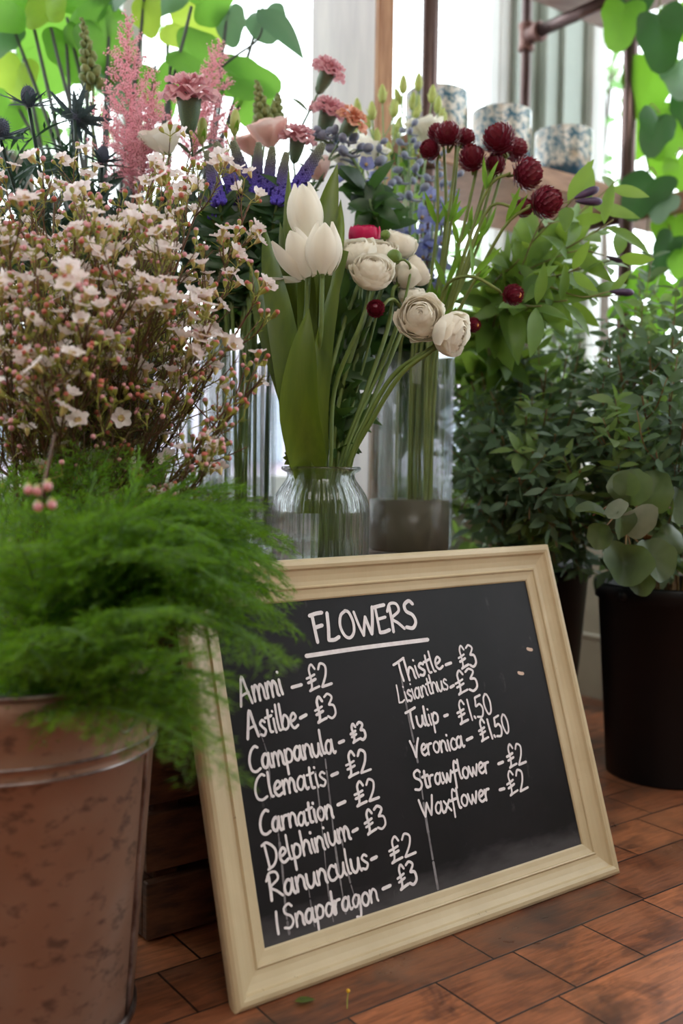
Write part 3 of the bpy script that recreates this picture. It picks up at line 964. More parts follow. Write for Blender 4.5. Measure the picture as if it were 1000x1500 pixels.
# ------------------------------------------------------------------ asparagus fern in the bucket
M['fern'] = surf('fern_green', (104, 152, 36), .5, (40, 78, 22), 16, trans=.4, tcol=(142, 190, 34), lo=.42, hi=.6)
M['fernstem'] = surf('fern_stem', (78, 112, 46), .5)


def bez(p0, p1, p2, k):
    t = np.linspace(0, 1, k)[:, None]
    return (1 - t) ** 2 * p0 + 2 * t * (1 - t) * p1 + t * t * p2


def tri_needles(mb, B, D, L, W, Sd):
    """thin triangular needles: bases B, directions D, lengths L, widths W, side vectors Sd"""
    n = len(B)
    V = np.empty((n, 3, 3))
    V[:, 0] = B - Sd * W[:, None] / 2; V[:, 1] = B + Sd * W[:, None] / 2; V[:, 2] = B + D * L[:, None]
    mb.add(V.reshape(-1, 3), [(3 * i, 3 * i + 1, 3 * i + 2) for i in range(n)])


def nrow(A):
    return A / np.maximum(1e-9, np.linalg.norm(A, axis=-1, keepdims=True))


def fern_frond(lab, base, tip, lift, grp, seed, fluff=1.0, wide=1.0):
    rg = np.random.default_rng(seed)
    base = np.asarray(base); tip = np.asarray(tip)
    o = thing('fern_frond', lab, 'fern frond', base, grp)
    mid = base + (tip - base) * .42 + Z * lift + rg.normal(size=3) * .012
    P = bez(base, mid, tip, 34)
    ln = np.linalg.norm(np.diff(P, axis=0), axis=1).sum()
    sb = MB(); sb.tube(P, [.0013, .0005], 5)
    T = nrow(np.gradient(P, axis=0))
    Bs, Ds, Ls, Ss = [], [], [], []
    nb = int(ln / .0075)
    for i in range(nb):
        t = .16 + .83 * i / nb
        q = t * 33; k = min(32, int(q)); p = P[k] + (P[k + 1] - P[k]) * (q - k)
        tv = T[k]
        side = np.cross(tv, Z); side = side / max(.15, np.linalg.norm(side))
        upv = np.cross(side, tv)
        sg = 1 if i % 2 else -1
        lb = wide * ln * .25 * min(1, (t - .1) / .2) * (1.02 - t) ** .75 * rg.uniform(.75, 1.1) + .006
        d = nrow(side * sg * .8 + tv * rg.uniform(.55, .85) + upv * rg.normal() * .22 - Z * .12)
        m_ = max(3, int(lb / .0035))
        u = np.linspace(.06, 1, m_)
        pts = p + d * (u * lb)[:, None] - Z * (u ** 2 * lb * .14)[:, None]
        if lb > .02: sb.tube(pts[::max(1, m_ // 4)], .00035, 3, cap=False)
        s2 = nrow(np.cross(d, upv) + 1e-6)
        # twiglets: little flat fans of needles along the branch
        rep = int(6 * fluff)
        for w_ in range(rep):
            jit = rg.normal(size=(m_, 3)) * .35
            sgn = rg.choice([-1, 1], m_)[:, None]
            dd = nrow(d * rg.uniform(.4, 1.2, (m_, 1)) + s2 * sgn * rg.uniform(.3, 1, (m_, 1)) + upv * .25 * rg.normal(size=(m_, 1)) + jit * .5)
            off = s2 * sgn * rg.uniform(0, .006, (m_, 1)) + d * rg.uniform(-.002, .004, (m_, 1))
            Bs.append(pts + off); Ds.append(dd); Ls.append(rg.uniform(.004, .0095, m_)); Ss.append(nrow(np.cross(dd, rg.normal(size=(m_, 3)))))
    mb = MB(); B = np.concatenate(Bs)
    tri_needles(mb, B, np.concatenate(Ds), np.concatenate(Ls), np.full(len(B), .00085), np.concatenate(Ss))
    sb.build('stem', M['fernstem'], o); mb.build('foliage', M['fern'], o)
    return o


RF = random.Random(11)
FB = BC + np.array([0, 0, .29])
UPF = 'feathery asparagus fern frond arching up out of the metal bucket in front of the waxflowers'
RTF = 'feathery asparagus fern frond spilling from the metal bucket over the chalkboard corner'
DNF = 'feathery asparagus fern frond hanging low over the rim of the metal bucket'
fr = []
for (px, py, d) in ((20, 690, .98), (70, 672, 1.0), (120, 660, .98), (165, 655, 1.02), (205, 668, .94), (250, 672, 1.02), (285, 690, .98), (15, 735, .88), (60, 745, .82), (110, 725, .86),
                    (160, 740, .82), (205, 745, .84), (255, 735, .88), (300, 740, .95), (-15, 720, .95), (-30, 800, .85), (20, 800, .78), (330, 720, 1.02), (180, 690, 1.08), (90, 700, 1.08), (230, 690, 1.02), (140, 690, .94), (40, 700, .94), (280, 715, 1.06), (200, 705, .9)):
    fr.append((UPF, 'asparagus fern fronds standing in the bucket', px, py, d, RF.uniform(.05, .10)))
for (px, py, d) in ((428, 806, .98), (385, 742, 1.0), (405, 775, .96), (355, 712, 1.0), (330, 755, .9), (375, 800, .92), (395, 850, .93), (425, 885, .94), (405, 905, .9), (440, 925, .90), (350, 830, .86), (365, 885, .86), (320, 800, .82),
                    (330, 860, .82), (380, 950, .84), (290, 820, .78), (420, 985, .80), (410, 830, 1.0), (395, 870, .97), (375, 770, .93), (350, 790, .97), (415, 845, .88), (390, 900, .86), (345, 870, .90), (300, 870, .86), (360, 745, 1.04), (310, 770, .98), (425, 800, 1.04), (400, 880, .95), (422, 862, .96), (388, 925, .9), (362, 945, .87), (412, 905, .92), (372, 862, .96), (398, 835, .98), (350, 905, .88)):
    fr.append((RTF, 'asparagus fern fronds over the chalkboard corner', px, py, d, RF.uniform(.13, .20)))
for (px, py, d) in ((30, 965, .80), (75, 985, .78), (120, 965, .78), (165, 975, .78), (195, 965, .77), (245, 965, .80), (288, 1060, .80), (305, 1045, .78), (300, 1090, .78), (325, 1085, .76), (-10, 945, .80),
                    (345, 1010, .76), (358, 1150, .72), (50, 940, .76), (130, 940, .75), (210, 930, .76), (290, 960, .76), (335, 1030, .76), (280, 1010, .80), (10, 985, .8), (100, 990, .79), (240, 900, .74), (310, 910, .76)):
    fr.append((DNF, 'asparagus fern fronds over the bucket rim', px, py, d, RF.uniform(.05, .095)))
for i, (lab, grp, px, py, d, lift) in enumerate(fr):
    tip = at(px, py, d)
    az = tip - FB; az[2] = 0
    base = FB + np.array([RF.uniform(-.05, .05), RF.uniform(-.05, .05), 0]) + nrm(az) * .045
    fern_frond(lab, base, tip, lift, grp, 100 + i, 1.0, 1.3 if lab != DNF else 1.0)

# ------------------------------------------------------------------ waxflower
M['waxpetal'] = surf('waxflower_petal', (255, 246, 244), .5, (248, 222, 226), 60, trans=.45, tcol=(255, 244, 242), lo=.45, hi=.75)
M['waxcup'] = surf('waxflower_cup', (196, 150, 116), .5, (196, 184, 110), 80)
M['waxbud'] = surf('waxflower_bud', (206, 132, 142), .45, (232, 178, 180), 40)
M['waxbudred'] = surf('waxflower_bud_red', (176, 74, 70), .45, (204, 128, 96), 40)
M['pedicel'] = surf('waxflower_pedicel', (150, 150, 62), .5)
M['twig'] = surf('waxflower_twig', (112, 72, 50), .6, (86, 62, 44), 30)
M['waxneedle'] = surf('waxflower_needle', (96, 92, 46), .55, (60, 60, 34), 20, trans=.2, tcol=(128, 130, 46))


def wax_flower_mesh(op):
    b = MB()
    b.lathe([(.0006, -.0075), (.0014, -.006), (.0024, -.003), (.0032, 0), (.0026, .0004), (.0012, -.0008), (.0002, -.001)], (0, 0, 0), 10, 1)
    for k in range(5):
        a = 2 * pi * k / 5
        r0 = np.array([cos(a), sin(a), 0]); s0 = np.array([-sin(a), cos(a), 0])
        def fn(u, v):
            q = -1 + 2 * v
            w = .0043 * sin(pi * min(1, .18 + .82 * u) ** 1.0) ** .6 if u < 1 else .0018
            rr = .0026 + .0070 * u * cos(op) + .0004 * (1 - q * q)
            return r0 * rr + s0 * w * q + Z * (.0003 + .0068 * u * sin(op) + .0015 * q * q)
        b.grid(fn, 5, 5, 0)
    for k in range(8):
        a = 2 * pi * k / 8
        b.ball((.0021 * cos(a), .0021 * sin(a), .0012), .0005, seg=5, rings=3, mi=1)
    return b.mesh('waxflower_blossom', [M['waxpetal'], M['waxcup']])


def wax_bud_mesh(red):
    b = MB(); b.ball((0, 0, .0012), .0028, seg=10, rings=7, sq=.95)
    b.lathe([(.0006, -.006), (.0014, -.0045), (.0024, -.002), (.0029, .0006)], (0, 0, 0), 10, 1)
    return b.mesh('waxflower_bud', [M['waxbudred' if red else 'waxbud'], M['pedicel']])


M['waxfresh'] = surf('waxflower_fresh_needle', (140, 148, 60), .5, (112, 124, 50), 20, trans=.3, tcol=(168, 180, 66))
WF = [wax_flower_mesh(.35), wax_flower_mesh(.7), wax_flower_mesh(.15)]
WB = [wax_bud_mesh(False), wax_bud_mesh(True)]
RX = random.Random(23)


def rv(R, s=1.0):
    return np.array([R.gauss(0, 1), R.gauss(0, 1), R.gauss(0, 1)]) * s


def needles_along(mb, P, R, step, lo, hi, w=.0011, start=0.0):
    seg = np.linalg.norm(np.diff(P, axis=0), axis=1); tot = seg.sum()
    n = max(2, int(tot * (1 - start) / step))
    t = np.linspace(start, 1, n) * (len(P) - 1)
    k = np.minimum(t.astype(int), len(P) - 2)
    B = P[k] + (P[k + 1] - P[k]) * (t - k)[:, None]
    T = nrow(P[k + 1] - P[k])
    rg = np.random.default_rng(R.randint(0, 10 ** 6))
    D = nrow(T * rg.uniform(.5, 1.1, (n, 1)) + nrow(np.cross(T, rg.normal(size=(n, 3)))) * rg.uniform(.35, .8, (n, 1)))
    tri_needles(mb, B, D, rg.uniform(lo, hi, n), np.full(n, w), nrow(np.cross(D, rg.normal(size=(n, 3)))))


def waxflower(base, tip, bow, R, nbr=9, blen=.085, f0=.42, lab=None, grp=None, few=False):
    o = thing('waxflower_spray', lab, 'flower', base, grp)
    mid = base + (tip - base) * .5 + bow
    P = bez(base, mid, tip, 24)
    st = MB(); nd = MB(); nd2 = MB()
    st.tube(P, [.0022, .0011], 6)
    needles_along(nd, P, R, .0022, .008, .017, start=.1)
    ends = []
    def twig(p, d, ln, lvl):
        d = nrm(d)
        q = np.array([p, p + d * ln * .5 + rv(R, ln * .05), p + d * ln + Z * ln * .16])
        C = curve(q, 8)
        st.tube(C, [.0011 / (1 + .5 * lvl), .0006], 5)
        needles_along(nd if lvl == 0 and R.random() < .5 else nd2, C, R, .0030, .007, .014)
        if lvl < 1:
            for _ in range(R.randint(1, 3)):
                k = R.randint(2, 5)
                twig(C[k], nrm(C[k + 1] - C[k]) + rv(R, .45) + Z * .15, ln * R.uniform(.45, .7), lvl + 1)
        ends.append((C[-1], nrm(C[-1] - C[-2])))
    for i in range(17):                                    # bare needle twigs low on the stem
        k = int((.08 + .042 * i) * 23); tv = nrm(P[k + 1] - P[k]); d_ = nrm(tv + rv(R, .5)); ln = R.uniform(.05, .09)
        C = curve([P[k], P[k] + d_ * ln * .5 + rv(R, .004), P[k] + d_ * ln + Z * .01], 7)
        st.tube(C, [.001, .0005], 4); needles_along(nd, C, R, .0026, .008, .016)
    for i in range(nbr):
        t = f0 + (1 - f0) * (i + R.random() * .5) / nbr
        k = min(22, int(t * 23)); tv = nrm(P[k + 1] - P[k])
        twig(P[k], tv + rv(R, .42) + Z * .1, blen * R.uniform(.6, 1.1) * (1.15 - .5 * t), 0)
    ends.append((P[-1], nrm(P[-1] - P[-2])))
    stm = st
    pc = MB()
    todo = []
    for (e, d) in ends:
        nf = R.choice((0, 0, 0, 1, 1, 2)) if not few else R.choice((0, 0, 0, 0, 1))
        nbud = R.choice((0, 1, 1, 2, 3))
        for q in range(nf + nbud):
            dd = nrm(d * .7 + rv(R, .55) + Z * .35)
            ln = R.uniform(.008, .018)
            pe = e + dd * ln
            pc.tube(curve([e - d * .002, e + d * ln * .35, pe], 5), .00055, 4)
            todo.append((q < nf, pe + dd * .005, dd))
    b0 = stm.n
    if pc.n: stm.add(np.concatenate(pc.v), pc.f, 1)
    stm.build('stem', [M['twig'], M['pedicel']], o); nd.add(np.concatenate(nd2.v), nd2.f, 1); nd.build('foliage', [M['waxneedle'], M['waxfresh']], o)
    for (isf, p, d) in todo:
        if isf:
            face = nrm(d * .6 + np.array([0, -.22, .8]) + rv(R, .42))
            place(WF[R.randrange(3)], 'blossom', o, p, face, rv(R), R.uniform(.95, 1.25))
        else:
            place(WB[R.random() < .42], 'bud', o, p, d, rv(R), R.uniform(.8, 1.15))


WL = {'a': ('waxflower spray of small pink-white blossoms on brown twigs, reaching up below the thistles', 'waxflower sprays reaching up'),
      'b': ('waxflower spray of small pink-white blossoms and pink buds, low in front among needle leaves', 'waxflower sprays in front'),
      'c': ('waxflower spray with few blossoms, fanning sideways in front of the glass vases', 'waxflower sprays fanning sideways')}
tips = [('a', 10, 232, 1.22), ('a', 45, 262, 1.12), ('a', 80, 238, 1.26), ('a', 125, 228, 1.2), ('a', 150, 262, 1.08), ('a', 205, 262, 1.18), ('a', 245, 225, 1.22), ('a', 285, 205, 1.28), ('a', 295, 245, 1.16), ('a', 262, 285, 1.08), ('a', 110, 290, 1.04),
        ('b', 15, 330, 1.0), ('b', 55, 380, .98), ('b', 100, 390, 1.02), ('b', 150, 372, 1.06), ('b', 195, 395, 1.0), ('b', 30, 440, .95), ('b', 60, 530, .92), ('b', 230, 420, 1.02), ('b', 205, 340, 1.1), ('b', 5, 480, .98), ('b', 130, 450, .95), ('b', -20, 390, 1.05), ('b', -15, 270, 1.15),
        ('b', 250, 360, 1.05)]
for (g_, px, py, d) in tips:
    tip = at(px, py + (48 if g_ == 'a' else 25), d)
    base = V_W + np.array([RX.uniform(-.035, .035), RX.uniform(-.035, .035), RX.uniform(.33, .38)])
    waxflower(base, tip, np.array([RX.uniform(-.01, .01), RX.uniform(-.01, .01), .03]), RX, 10, .085, .40, *WL[g_])
for (px, py, d, few) in ((372, 445, 1.12, 0), (365, 300, 1.24, 0), (310, 475, 1.05, 0), (385, 552, 1.08, 1), (330, 600, 1.04, 1), (345, 395, 1.16, 0), (300, 690, 1.02, 1)):
    base = V_W + np.array([RX.uniform(0, .04), RX.uniform(-.03, .03), .37])
    waxflower(base, at(px, py, d), np.array([.0, 0, -.01]), RX, 7, .06, .55, *WL['c'], few=bool(few))
for (px, py, d) in ((20, 520, 1.12), (70, 560, 1.06), (120, 520, 1.1), (170, 500, 1.12), (215, 480, 1.12), (255, 520, 1.1), (290, 560, 1.08), (240, 600, 1.04), (180, 590, 1.05), (40, 610, 1.04), (110, 610, 1.02), (290, 470, 1.14), (210, 560, 1.16), (-10, 570, 1.1), (150, 640, 1.0), (250, 440, 1.16)):
    base = V_W + np.array([RX.uniform(-.03, .04), RX.uniform(-.03, .03), .37])
    waxflower(base, at(px, py, d), np.array([.0, 0, .01]), RX, 5, .07, .3, 'waxflower spray of bare needle twigs with hardly a blossom, low behind the fern', 'bare waxflower twigs', few=True)
# one drooping tip with round buds, in front of the fern
o = thing('waxflower_spray', 'drooping waxflower tip with five round pink buds hanging in front of the fern', 'flower', at(70, 690, .78))
b = MB(); b.tube(curve([V_W + np.array([-.02, -.03, .38]), at(78, 650, .9), at(68, 690, .80), at(60, 722, .78)], 16), [.0012, .0007], 5)
for (px, py) in ((42, 716), (70, 711), (56, 741), (76, 738), (55, 718)):
    b.tube(curve([at(61, 724, .78), at(px, py, .78)], 4), .0005, 4)
b.build('stem', M['twig'], o)
for (px, py) in ((42, 716), (70, 711), (56, 741), (76, 738), (55, 718)):
    place(WB[0], 'bud', o, at(px, py, .775), np.array([.2, -.6, -.4]), Z, 1.35)

# ------------------------------------------------------------------ tulips
M['tulipwhite'] = surf('tulip_petal', (252, 247, 238), .45, (246, 238, 224), 30, trans=.4, tcol=(254, 250, 238), stretch=(1, 1, .2))
M['tulipgreen'] = surf('tulip_leaf', (94, 114, 40), .36, (62, 86, 32), 60, trans=.32, tcol=(140, 156, 38), stretch=(1, 1, .06))
M['stemgreen'] = surf('flower_stem', (104, 124, 54), .45, (84, 106, 44), 20)
M['anther'] = surf('yellow_anther', (228, 180, 40), .6)


def tulip_petals(flares, Hh=.062, Rr=.0225):
    ms = []
    for k, fl in enumerate(flares):
        ph = 2 * pi * k / 6
        rad = Rr * (1.0 if k % 2 else .9)
        b = MB()
        def fn(u, v):
            q = -1 + 2 * v
            t = u
            w = .80 * min(1, .35 + 2.2 * t) ** .8 * max(.02, 1 - t ** 4.5) ** .5
            r = rad * (sin(pi * (.10 + .80 * t)) ** .7) * (1 - .10 * t * t) + .002
            z = Hh * t * (1.0 if k % 2 else 1.04)
            a = ph + q * w * 1.0
            r2 = r * (1 - .06 * q * q) + .0016 * (1 - abs(q)) ** 2
            p = np.array([r2 * cos(a), r2 * sin(a), z])
            if fl:                                      # bend outwards around the foot
                ax = np.array([-sin(ph), cos(ph), 0]); c_, s_ = cos(fl * t ** .6), sin(fl * t ** .6)
                p = p * c_ + np.cross(ax, p) * s_ + ax * (ax @ p) * (1 - c_)
            return p
        b.grid(fn, 12, 9)
        ms.append(b.mesh('tulip_petal', M['tulipwhite']))
    return ms


JM = V_J + Z * .132
def jar_stem(o, top, mid, m, r=.003, mat='stemgreen', k=26, name='stem'):
    """stem from a bloom through the jar mouth to the bottom; m = offset at the mouth"""
    mouth = JM + np.array([m[0], m[1], 0])
    foot = V_J + np.array([m[0] * .8 + .012 * sin(900 * m[0]), -m[1] * .9 + .012 * cos(700 * m[0]), .013])
    b = MB(); b.tube(curve([top] + list(mid) + [mouth, foot], k), [r * .85, r, r], 8)
    return b.build(name, M[mat], o)


def tulip_leaf(o, pts, W, up, tipcut=False, fold=.35):
    """long strap leaf along pts (base to tip)"""
    P = curve(pts, 22); T = nrow(np.gradient(P, axis=0)); mb = MB(); V = []
    for i, (p, t) in enumerate(zip(P, T)):
        u = i / 21
        w = W / 2 * (.55 + .45 * sin(min(1, u / .5) * pi / 2)) * (1 if u < .55 else max(.02, 1 - ((u - .55) / .45) ** 1.9))
        if tipcut and u > .9: w = max(w, W * .28)
        sd = nrm(np.cross(t, up)); uu = np.cross(sd, t)
        for j in range(7):
            q = -1 + j / 3
            V.append(p + sd * w * q + uu * fold * w * (q * q))
    mb.add(V, [(i * 7 + j, i * 7 + j + 1, i * 7 + 8 + j, i * 7 + 7 + j) for i in range(21) for j in range(6)])
    return mb.build('leaf', M['tulipgreen'], o)


TD = 1.285
tul = (('closed white tulip standing highest of the three in the ribbed jar', (453, 349), (441, 272), TD + .01, (0, 0, 0, 0, 0, 0), 0.4),
       ('closed white tulip in front of the other two, beside the ranunculus', (472, 402), (476, 328), TD - .03, (0, 0, .04, 0, 0, 0), 0.9),
       ('half open white tulip leaning towards the waxflowers with one petal fallen forward', (450, 408), (424, 340), TD + .0, (0, .12, .1, 1.0, .35, 0), 0.0))
tobj = []
for (lab, b0, t0, d, fl, ph) in tul:
    pb, pt = at(*b0, d), at(*t0, d - .008)
    ms = tulip_petals(fl, np.linalg.norm(pt - pb))
    o = thing('tulip', lab, 'flower', V_J + Z * .013, 'white tulips in the ribbed jar'); tobj.append(o)
    bo = bpy.data.objects.new('bloom', ms[0]); COL.objects.link(bo)
    x, y, a = frame(pt - pb, (cos(ph), -.4, sin(ph)))
    Mx = Matrix.Identity(4); q = pb - ORG[o.name]
    for i in range(3): Mx[i][0] = x[i]; Mx[i][1] = y[i]; Mx[i][2] = a[i]; Mx[i][3] = q[i]
    bo.parent = o; bo.matrix_local = Mx
    for mm in ms[1:]:
        c = bpy.data.objects.new('petal', mm); COL.objects.link(c); c.parent = bo
    if max(fl) > .3:
        sm = MB()
        for k in range(6):
            aa = k * pi / 3; sm.tube([(.003 * cos(aa), .003 * sin(aa), .004), (.006 * cos(aa), .006 * sin(aa), .02)], .0011, 5); sm.ball((.0062 * cos(aa), .0062 * sin(aa), .024), .0018, seg=6, rings=4, sq=2)
        so = sm.build('stamens', M['anther'], None); so.parent = bo
    jar_stem(o, pb, [at(b0[0] - 3, b0[1] + 90, d), at(b0[0] - 14, 570, 1.29)], ((b0[0] - 462) * .0006 - .006, -.004 + .008 * len(tobj)), .0036)
A3 = np.array
tulip_leaf(tobj[2], [at(448, 752, 1.30), at(444, 690, 1.29), at(440, 664, 1.285), at(432, 590, 1.26), at(412, 470, 1.27), at(396, 390, 1.30), at(386, 328, 1.33)], .040, (-.3, -1, .2), fold=.2)
tulip_leaf(tobj[2], [at(452, 752, 1.29), at(452, 690, 1.283), at(448, 664, 1.27), at(437, 600, 1.245), at(443, 520, 1.235), at(452, 452, 1.24)], .050, (.1, -1, .1), fold=.3)
tulip_leaf(tobj[1], [at(466, 752, 1.29), at(466, 690, 1.285), at(466, 664, 1.285), at(466, 590, 1.27), at(474, 500, 1.26), at(488, 430, 1.26), at(502, 366, 1.26)], .027, (.5, -1, .1), True, .25)
tulip_leaf(tobj[0], [at(462, 672, 1.31), at(462, 520, 1.33), at(470, 370, 1.33), at(481, 300, 1.335), at(494, 240, 1.34)], .034, (.2, -1, .3), fold=.15)
tulip_leaf(tobj[1], [at(470, 672, 1.30), at(474, 520, 1.32), at(486, 400, 1.32), at(496, 345, 1.325), at(499, 292, 1.34)], .026, (-.5, -1, .2), fold=.3)
tulip_leaf(tobj[0], [at(454, 672, 1.31), at(436, 520, 1.33), at(428, 400, 1.33), at(424, 320, 1.335), at(423, 244, 1.34)], .020, (-.5, -1, .1), fold=.4)
tulip_leaf(tobj[2], [at(436, 672, 1.30), at(424, 590, 1.30), at(398, 500, 1.31), at(378, 430, 1.33), at(366, 388, 1.35)], .030, (-.6, -1, .1), fold=.3)
tulip_leaf(tobj[2], [at(446, 660, 1.31), at(430, 500, 1.33), at(420, 400, 1.32), at(410, 325, 1.33)], .022, (-.2, -1, .1), fold=.2)
tulip_leaf(tobj[0], [at(474, 660, 1.29), at(452, 520, 1.31), at(448, 420, 1.31), at(440, 355, 1.31)], .026, (.2, -1, .1), fold=.2)

# ------------------------------------------------------------------ ranunculus
M['cream_petal'] = surf('ranunculus_petal', (255, 251, 243), .5, (254, 247, 232), 40, trans=.4, tcol=(255, 250, 238))
M['pink_petal'] = surf('hot_pink_petal', (226, 34, 104), .45, (206, 20, 86), 30, trans=.3, tcol=(240, 50, 120))
M['calyx'] = surf('calyx_green', (126, 150, 70), .5, (104, 130, 56), 40, trans=.2, tcol=(150, 180, 70))


def rose_mesh(R, seed, mat, openness=1.0, layers=12, sq=.82):
    """a ball of many thin overlapping petals, the heart along +z; the foot is at the origin"""
    rd = random.Random(seed); b = MB()
    for L in range(layers):
        f = (L + 1) / layers
        rad = R * (.13 + .87 * f ** .9)
        th_end = (.36 + .86 * f * openness)
        zc = R * .46 * (1 - f) ** 1.1
        n = 3 + L // 2
        off = rd.random() * 6
        for k in range(n):
            ph = off + 2 * pi * (k + rd.uniform(-.15, .15)) / n
            aw = 2 * pi / n * rd.uniform(.62, .85)
            te = th_end * rd.uniform(.85, 1.15); fl = rd.uniform(.02, .20) * f; rad_k = rad * rd.uniform(.93, 1.05); wv = rd.uniform(0, 6)
            def fn(u, v):
                q = -1 + 2 * v
                th = pi * .93 - (pi * .93 - te - .12 * q * q) * u
                rr = rad_k * (1 + fl * u ** 5 + .045 * sin(3.5 * q + wv) * u ** 3)
                a = ph + q * aw * (.35 + .65 * min(1, u * 1.8)) * (1 - .22 * max(0, u - .75) / .25)
                return np.array([rr * sin(th) * cos(a), rr * sin(th) * sin(a), R * sq + rr * cos(th) * sq + zc])
            b.grid(fn, 8, 6)
    for k in range(7):
        a = k * 2.4; b.ball((.05 * R * sqrt(k) * cos(a), .05 * R * sqrt(k) * sin(a), R * (sq + .42 - .012 * k)), R * .07, (cos(a), sin(a), 2), 6, 5, sq=2)
    return b.mesh('ranunculus_bloom', mat)


def calyx_mesh(r):
    b = MB()
    b.ball((0, 0, 0), r * .35, seg=8, rings=5)
    for k in range(5):
        a = 2 * pi * k / 5
        b.leaf((0, 0, 0), (cos(a), sin(a), .35), (0, 0, -1), r, r * .55, .8, .3, 5)
    return b.mesh('calyx', M['calyx'])


M['ranleaf'] = surf('ranunculus_leaf', (60, 92, 40), .45, (40, 66, 32), 20, trans=.25, tcol=(96, 130, 48))
CAL = calyx_mesh(.011)
RB = [rose_mesh(1.0, 60 + k, M['cream_petal'], o_) for k, o_ in enumerate((1.15, .8, .95))]
RPK = rose_mesh(1.0, 77, M['pink_petal'], .7)
ran = (  # label, bloom centre px, radius px, depth, facing, bloom, stem guides, mouth offset
 ('cream ranunculus facing up in front of the cluster, its heart open', (545, 397), 30, 1.28, (.1, -.75, .65), 0, [(530, 470, 1.29), (490, 570, 1.30)], (.012, -.015)),
 ('cream ranunculus tucked between the front tulip and the ranunculus cluster', (522, 372), 27, 1.33, (-.2, -.5, .8), 1, [(502, 480, 1.33), (478, 580, 1.32)], (.004, .01)),
 ('cream ranunculus just below the hot pink one', (556, 373), 27, 1.345, (.0, -.6, .8), 2, [(532, 470, 1.34), (498, 580, 1.33)], (.016, .012)),
 ('cream ranunculus behind the small green bud', (585, 358), 24, 1.37, (.3, -.3, .9), 1, [(545, 460, 1.36), (506, 580, 1.34)], (.022, .010)),
 ('cream ranunculus seen from the side beneath the nodding green calyx', (592, 402), 23, 1.33, (.5, .2, .8), 2, [(568, 480, 1.33), (530, 590, 1.32)], (.024, .002)),
 ('cream ranunculus at the outer edge of the cluster, turned to the strawflowers', (612, 398), 21, 1.36, (.8, -.2, .5), 1, [(580, 480, 1.35), (535, 590, 1.33)], (.028, .008)),
 ('small half closed cream ranunculus above the two drooping ones', (602, 434), 18, 1.34, (.1, -.4, .9), 1, [(582, 500, 1.34), (540, 600, 1.32)], (.030, -.004)),
 ('large cream ranunculus drooping with its whorled heart facing us', (615, 465), 33, 1.26, (-.05, -.97, .2), 0, [(640, 502, 1.27), (580, 545, 1.28), (540, 610, 1.29)], (.033, -.012)),
 ('blush cream ranunculus drooping lowest, its back to the large one', (661, 490), 31, 1.25, (.75, -.45, -.25), 2, [(644, 503, 1.265), (590, 545, 1.275), (548, 610, 1.285)], (.036, -.006)),
 ('hot pink ranunculus peeking out behind the cream cluster', (533, 346), 22, 1.40, (0, -.3, .9), 'p', [(526, 450, 1.39), (508, 580, 1.35)], (.010, .02)),
)
for (lab, c, rp, d, face, kind, gd, m) in ran:
    r = rp * d / F * 1.04
    cc = at(*c, d); fc = nrm(face)
    foot = cc - fc * r * .82
    o = thing('ranunculus', lab, 'flower', V_J + Z * .013, 'ranunculus in the ribbed jar')
    place(RPK if kind == 'p' else RB[kind], 'bloom', o, foot, fc, (.3, .1, 1), r)
    place(CAL, 'calyx', o, foot + fc * .001, fc, (1, 0, .2), .9)
    jar_stem(o, foot, [foot - fc * .012] + [at(*q) for q in gd], m, .0031)
for (lab, c, d, rr, fc, gd, m) in (('small round green ranunculus bud between the pink and cream blooms', (564, 344), 1.35, .0068, (.1, -.1, 1), [(556, 440, 1.35), (520, 580, 1.34)], (.018, .014)),
                              ('nodding green ranunculus calyx seen from behind on a hooked stem', (577, 377), 1.30, .0105, (-.3, .5, .6), [(594, 382, 1.30), (600, 405, 1.31), (575, 500, 1.31), (530, 600, 1.31)], (.026, -.006))):
    cc = at(*c, d); fc = nrm(fc); o = thing('ranunculus_bud', lab, 'flower bud', V_J + Z * .013)
    b = MB(); b.ball(cc, rr, fc, 12, 8, sq=.95); b.build('bud', M['calyx'], o)
    place(CAL, 'calyx', o, cc - fc * rr * .6, fc, (1, 0, .3), .9)
    jar_stem(o, cc - fc * rr * .8, [at(*q) for q in gd], m, .0019)
RQ = random.Random(77)
for (tp, d, m) in (((500, 440), 1.345, (.006, .02)), ((516, 475), 1.36, (.014, .022)), ((488, 505), 1.345, (.0, .022)), ((528, 520), 1.36, (.022, .018)), ((505, 560), 1.355, (.01, .024)), ((480, 575), 1.35, (-.002, .022)), ((516, 600), 1.36, (.018, .02))):
    e = at(*tp, d); mouth = JM + np.array([*m, 0])
    o = thing('ranunculus_leaf', 'dark cut ranunculus leaf on its stalk among the flower stems in the ribbed jar', 'leaf', V_J + Z * .013, 'ranunculus leaves in the jar')
    C = curve([e, e * .5 + mouth * .5, mouth, V_J + np.array([m[0] * .7, m[1] * .9, .014])], 22)
    b = MB(); b.tube(C, [.0014, .0026], 6); b.build('stalk', M['stemgreen'], o)
    mb = MB()
    for i in range(12):
        t = nrm(C[i] - C[i + 1])
        for j in range(3): mb.leaf(C[i], rv(RQ, .7) + t * .8, np.array([0, -1, .2]) + rv(RQ, .3), RQ.uniform(.028, .055), RQ.uniform(.012, .02), .4, .25, 6)
    mb.build('blade', M['ranleaf'], o)
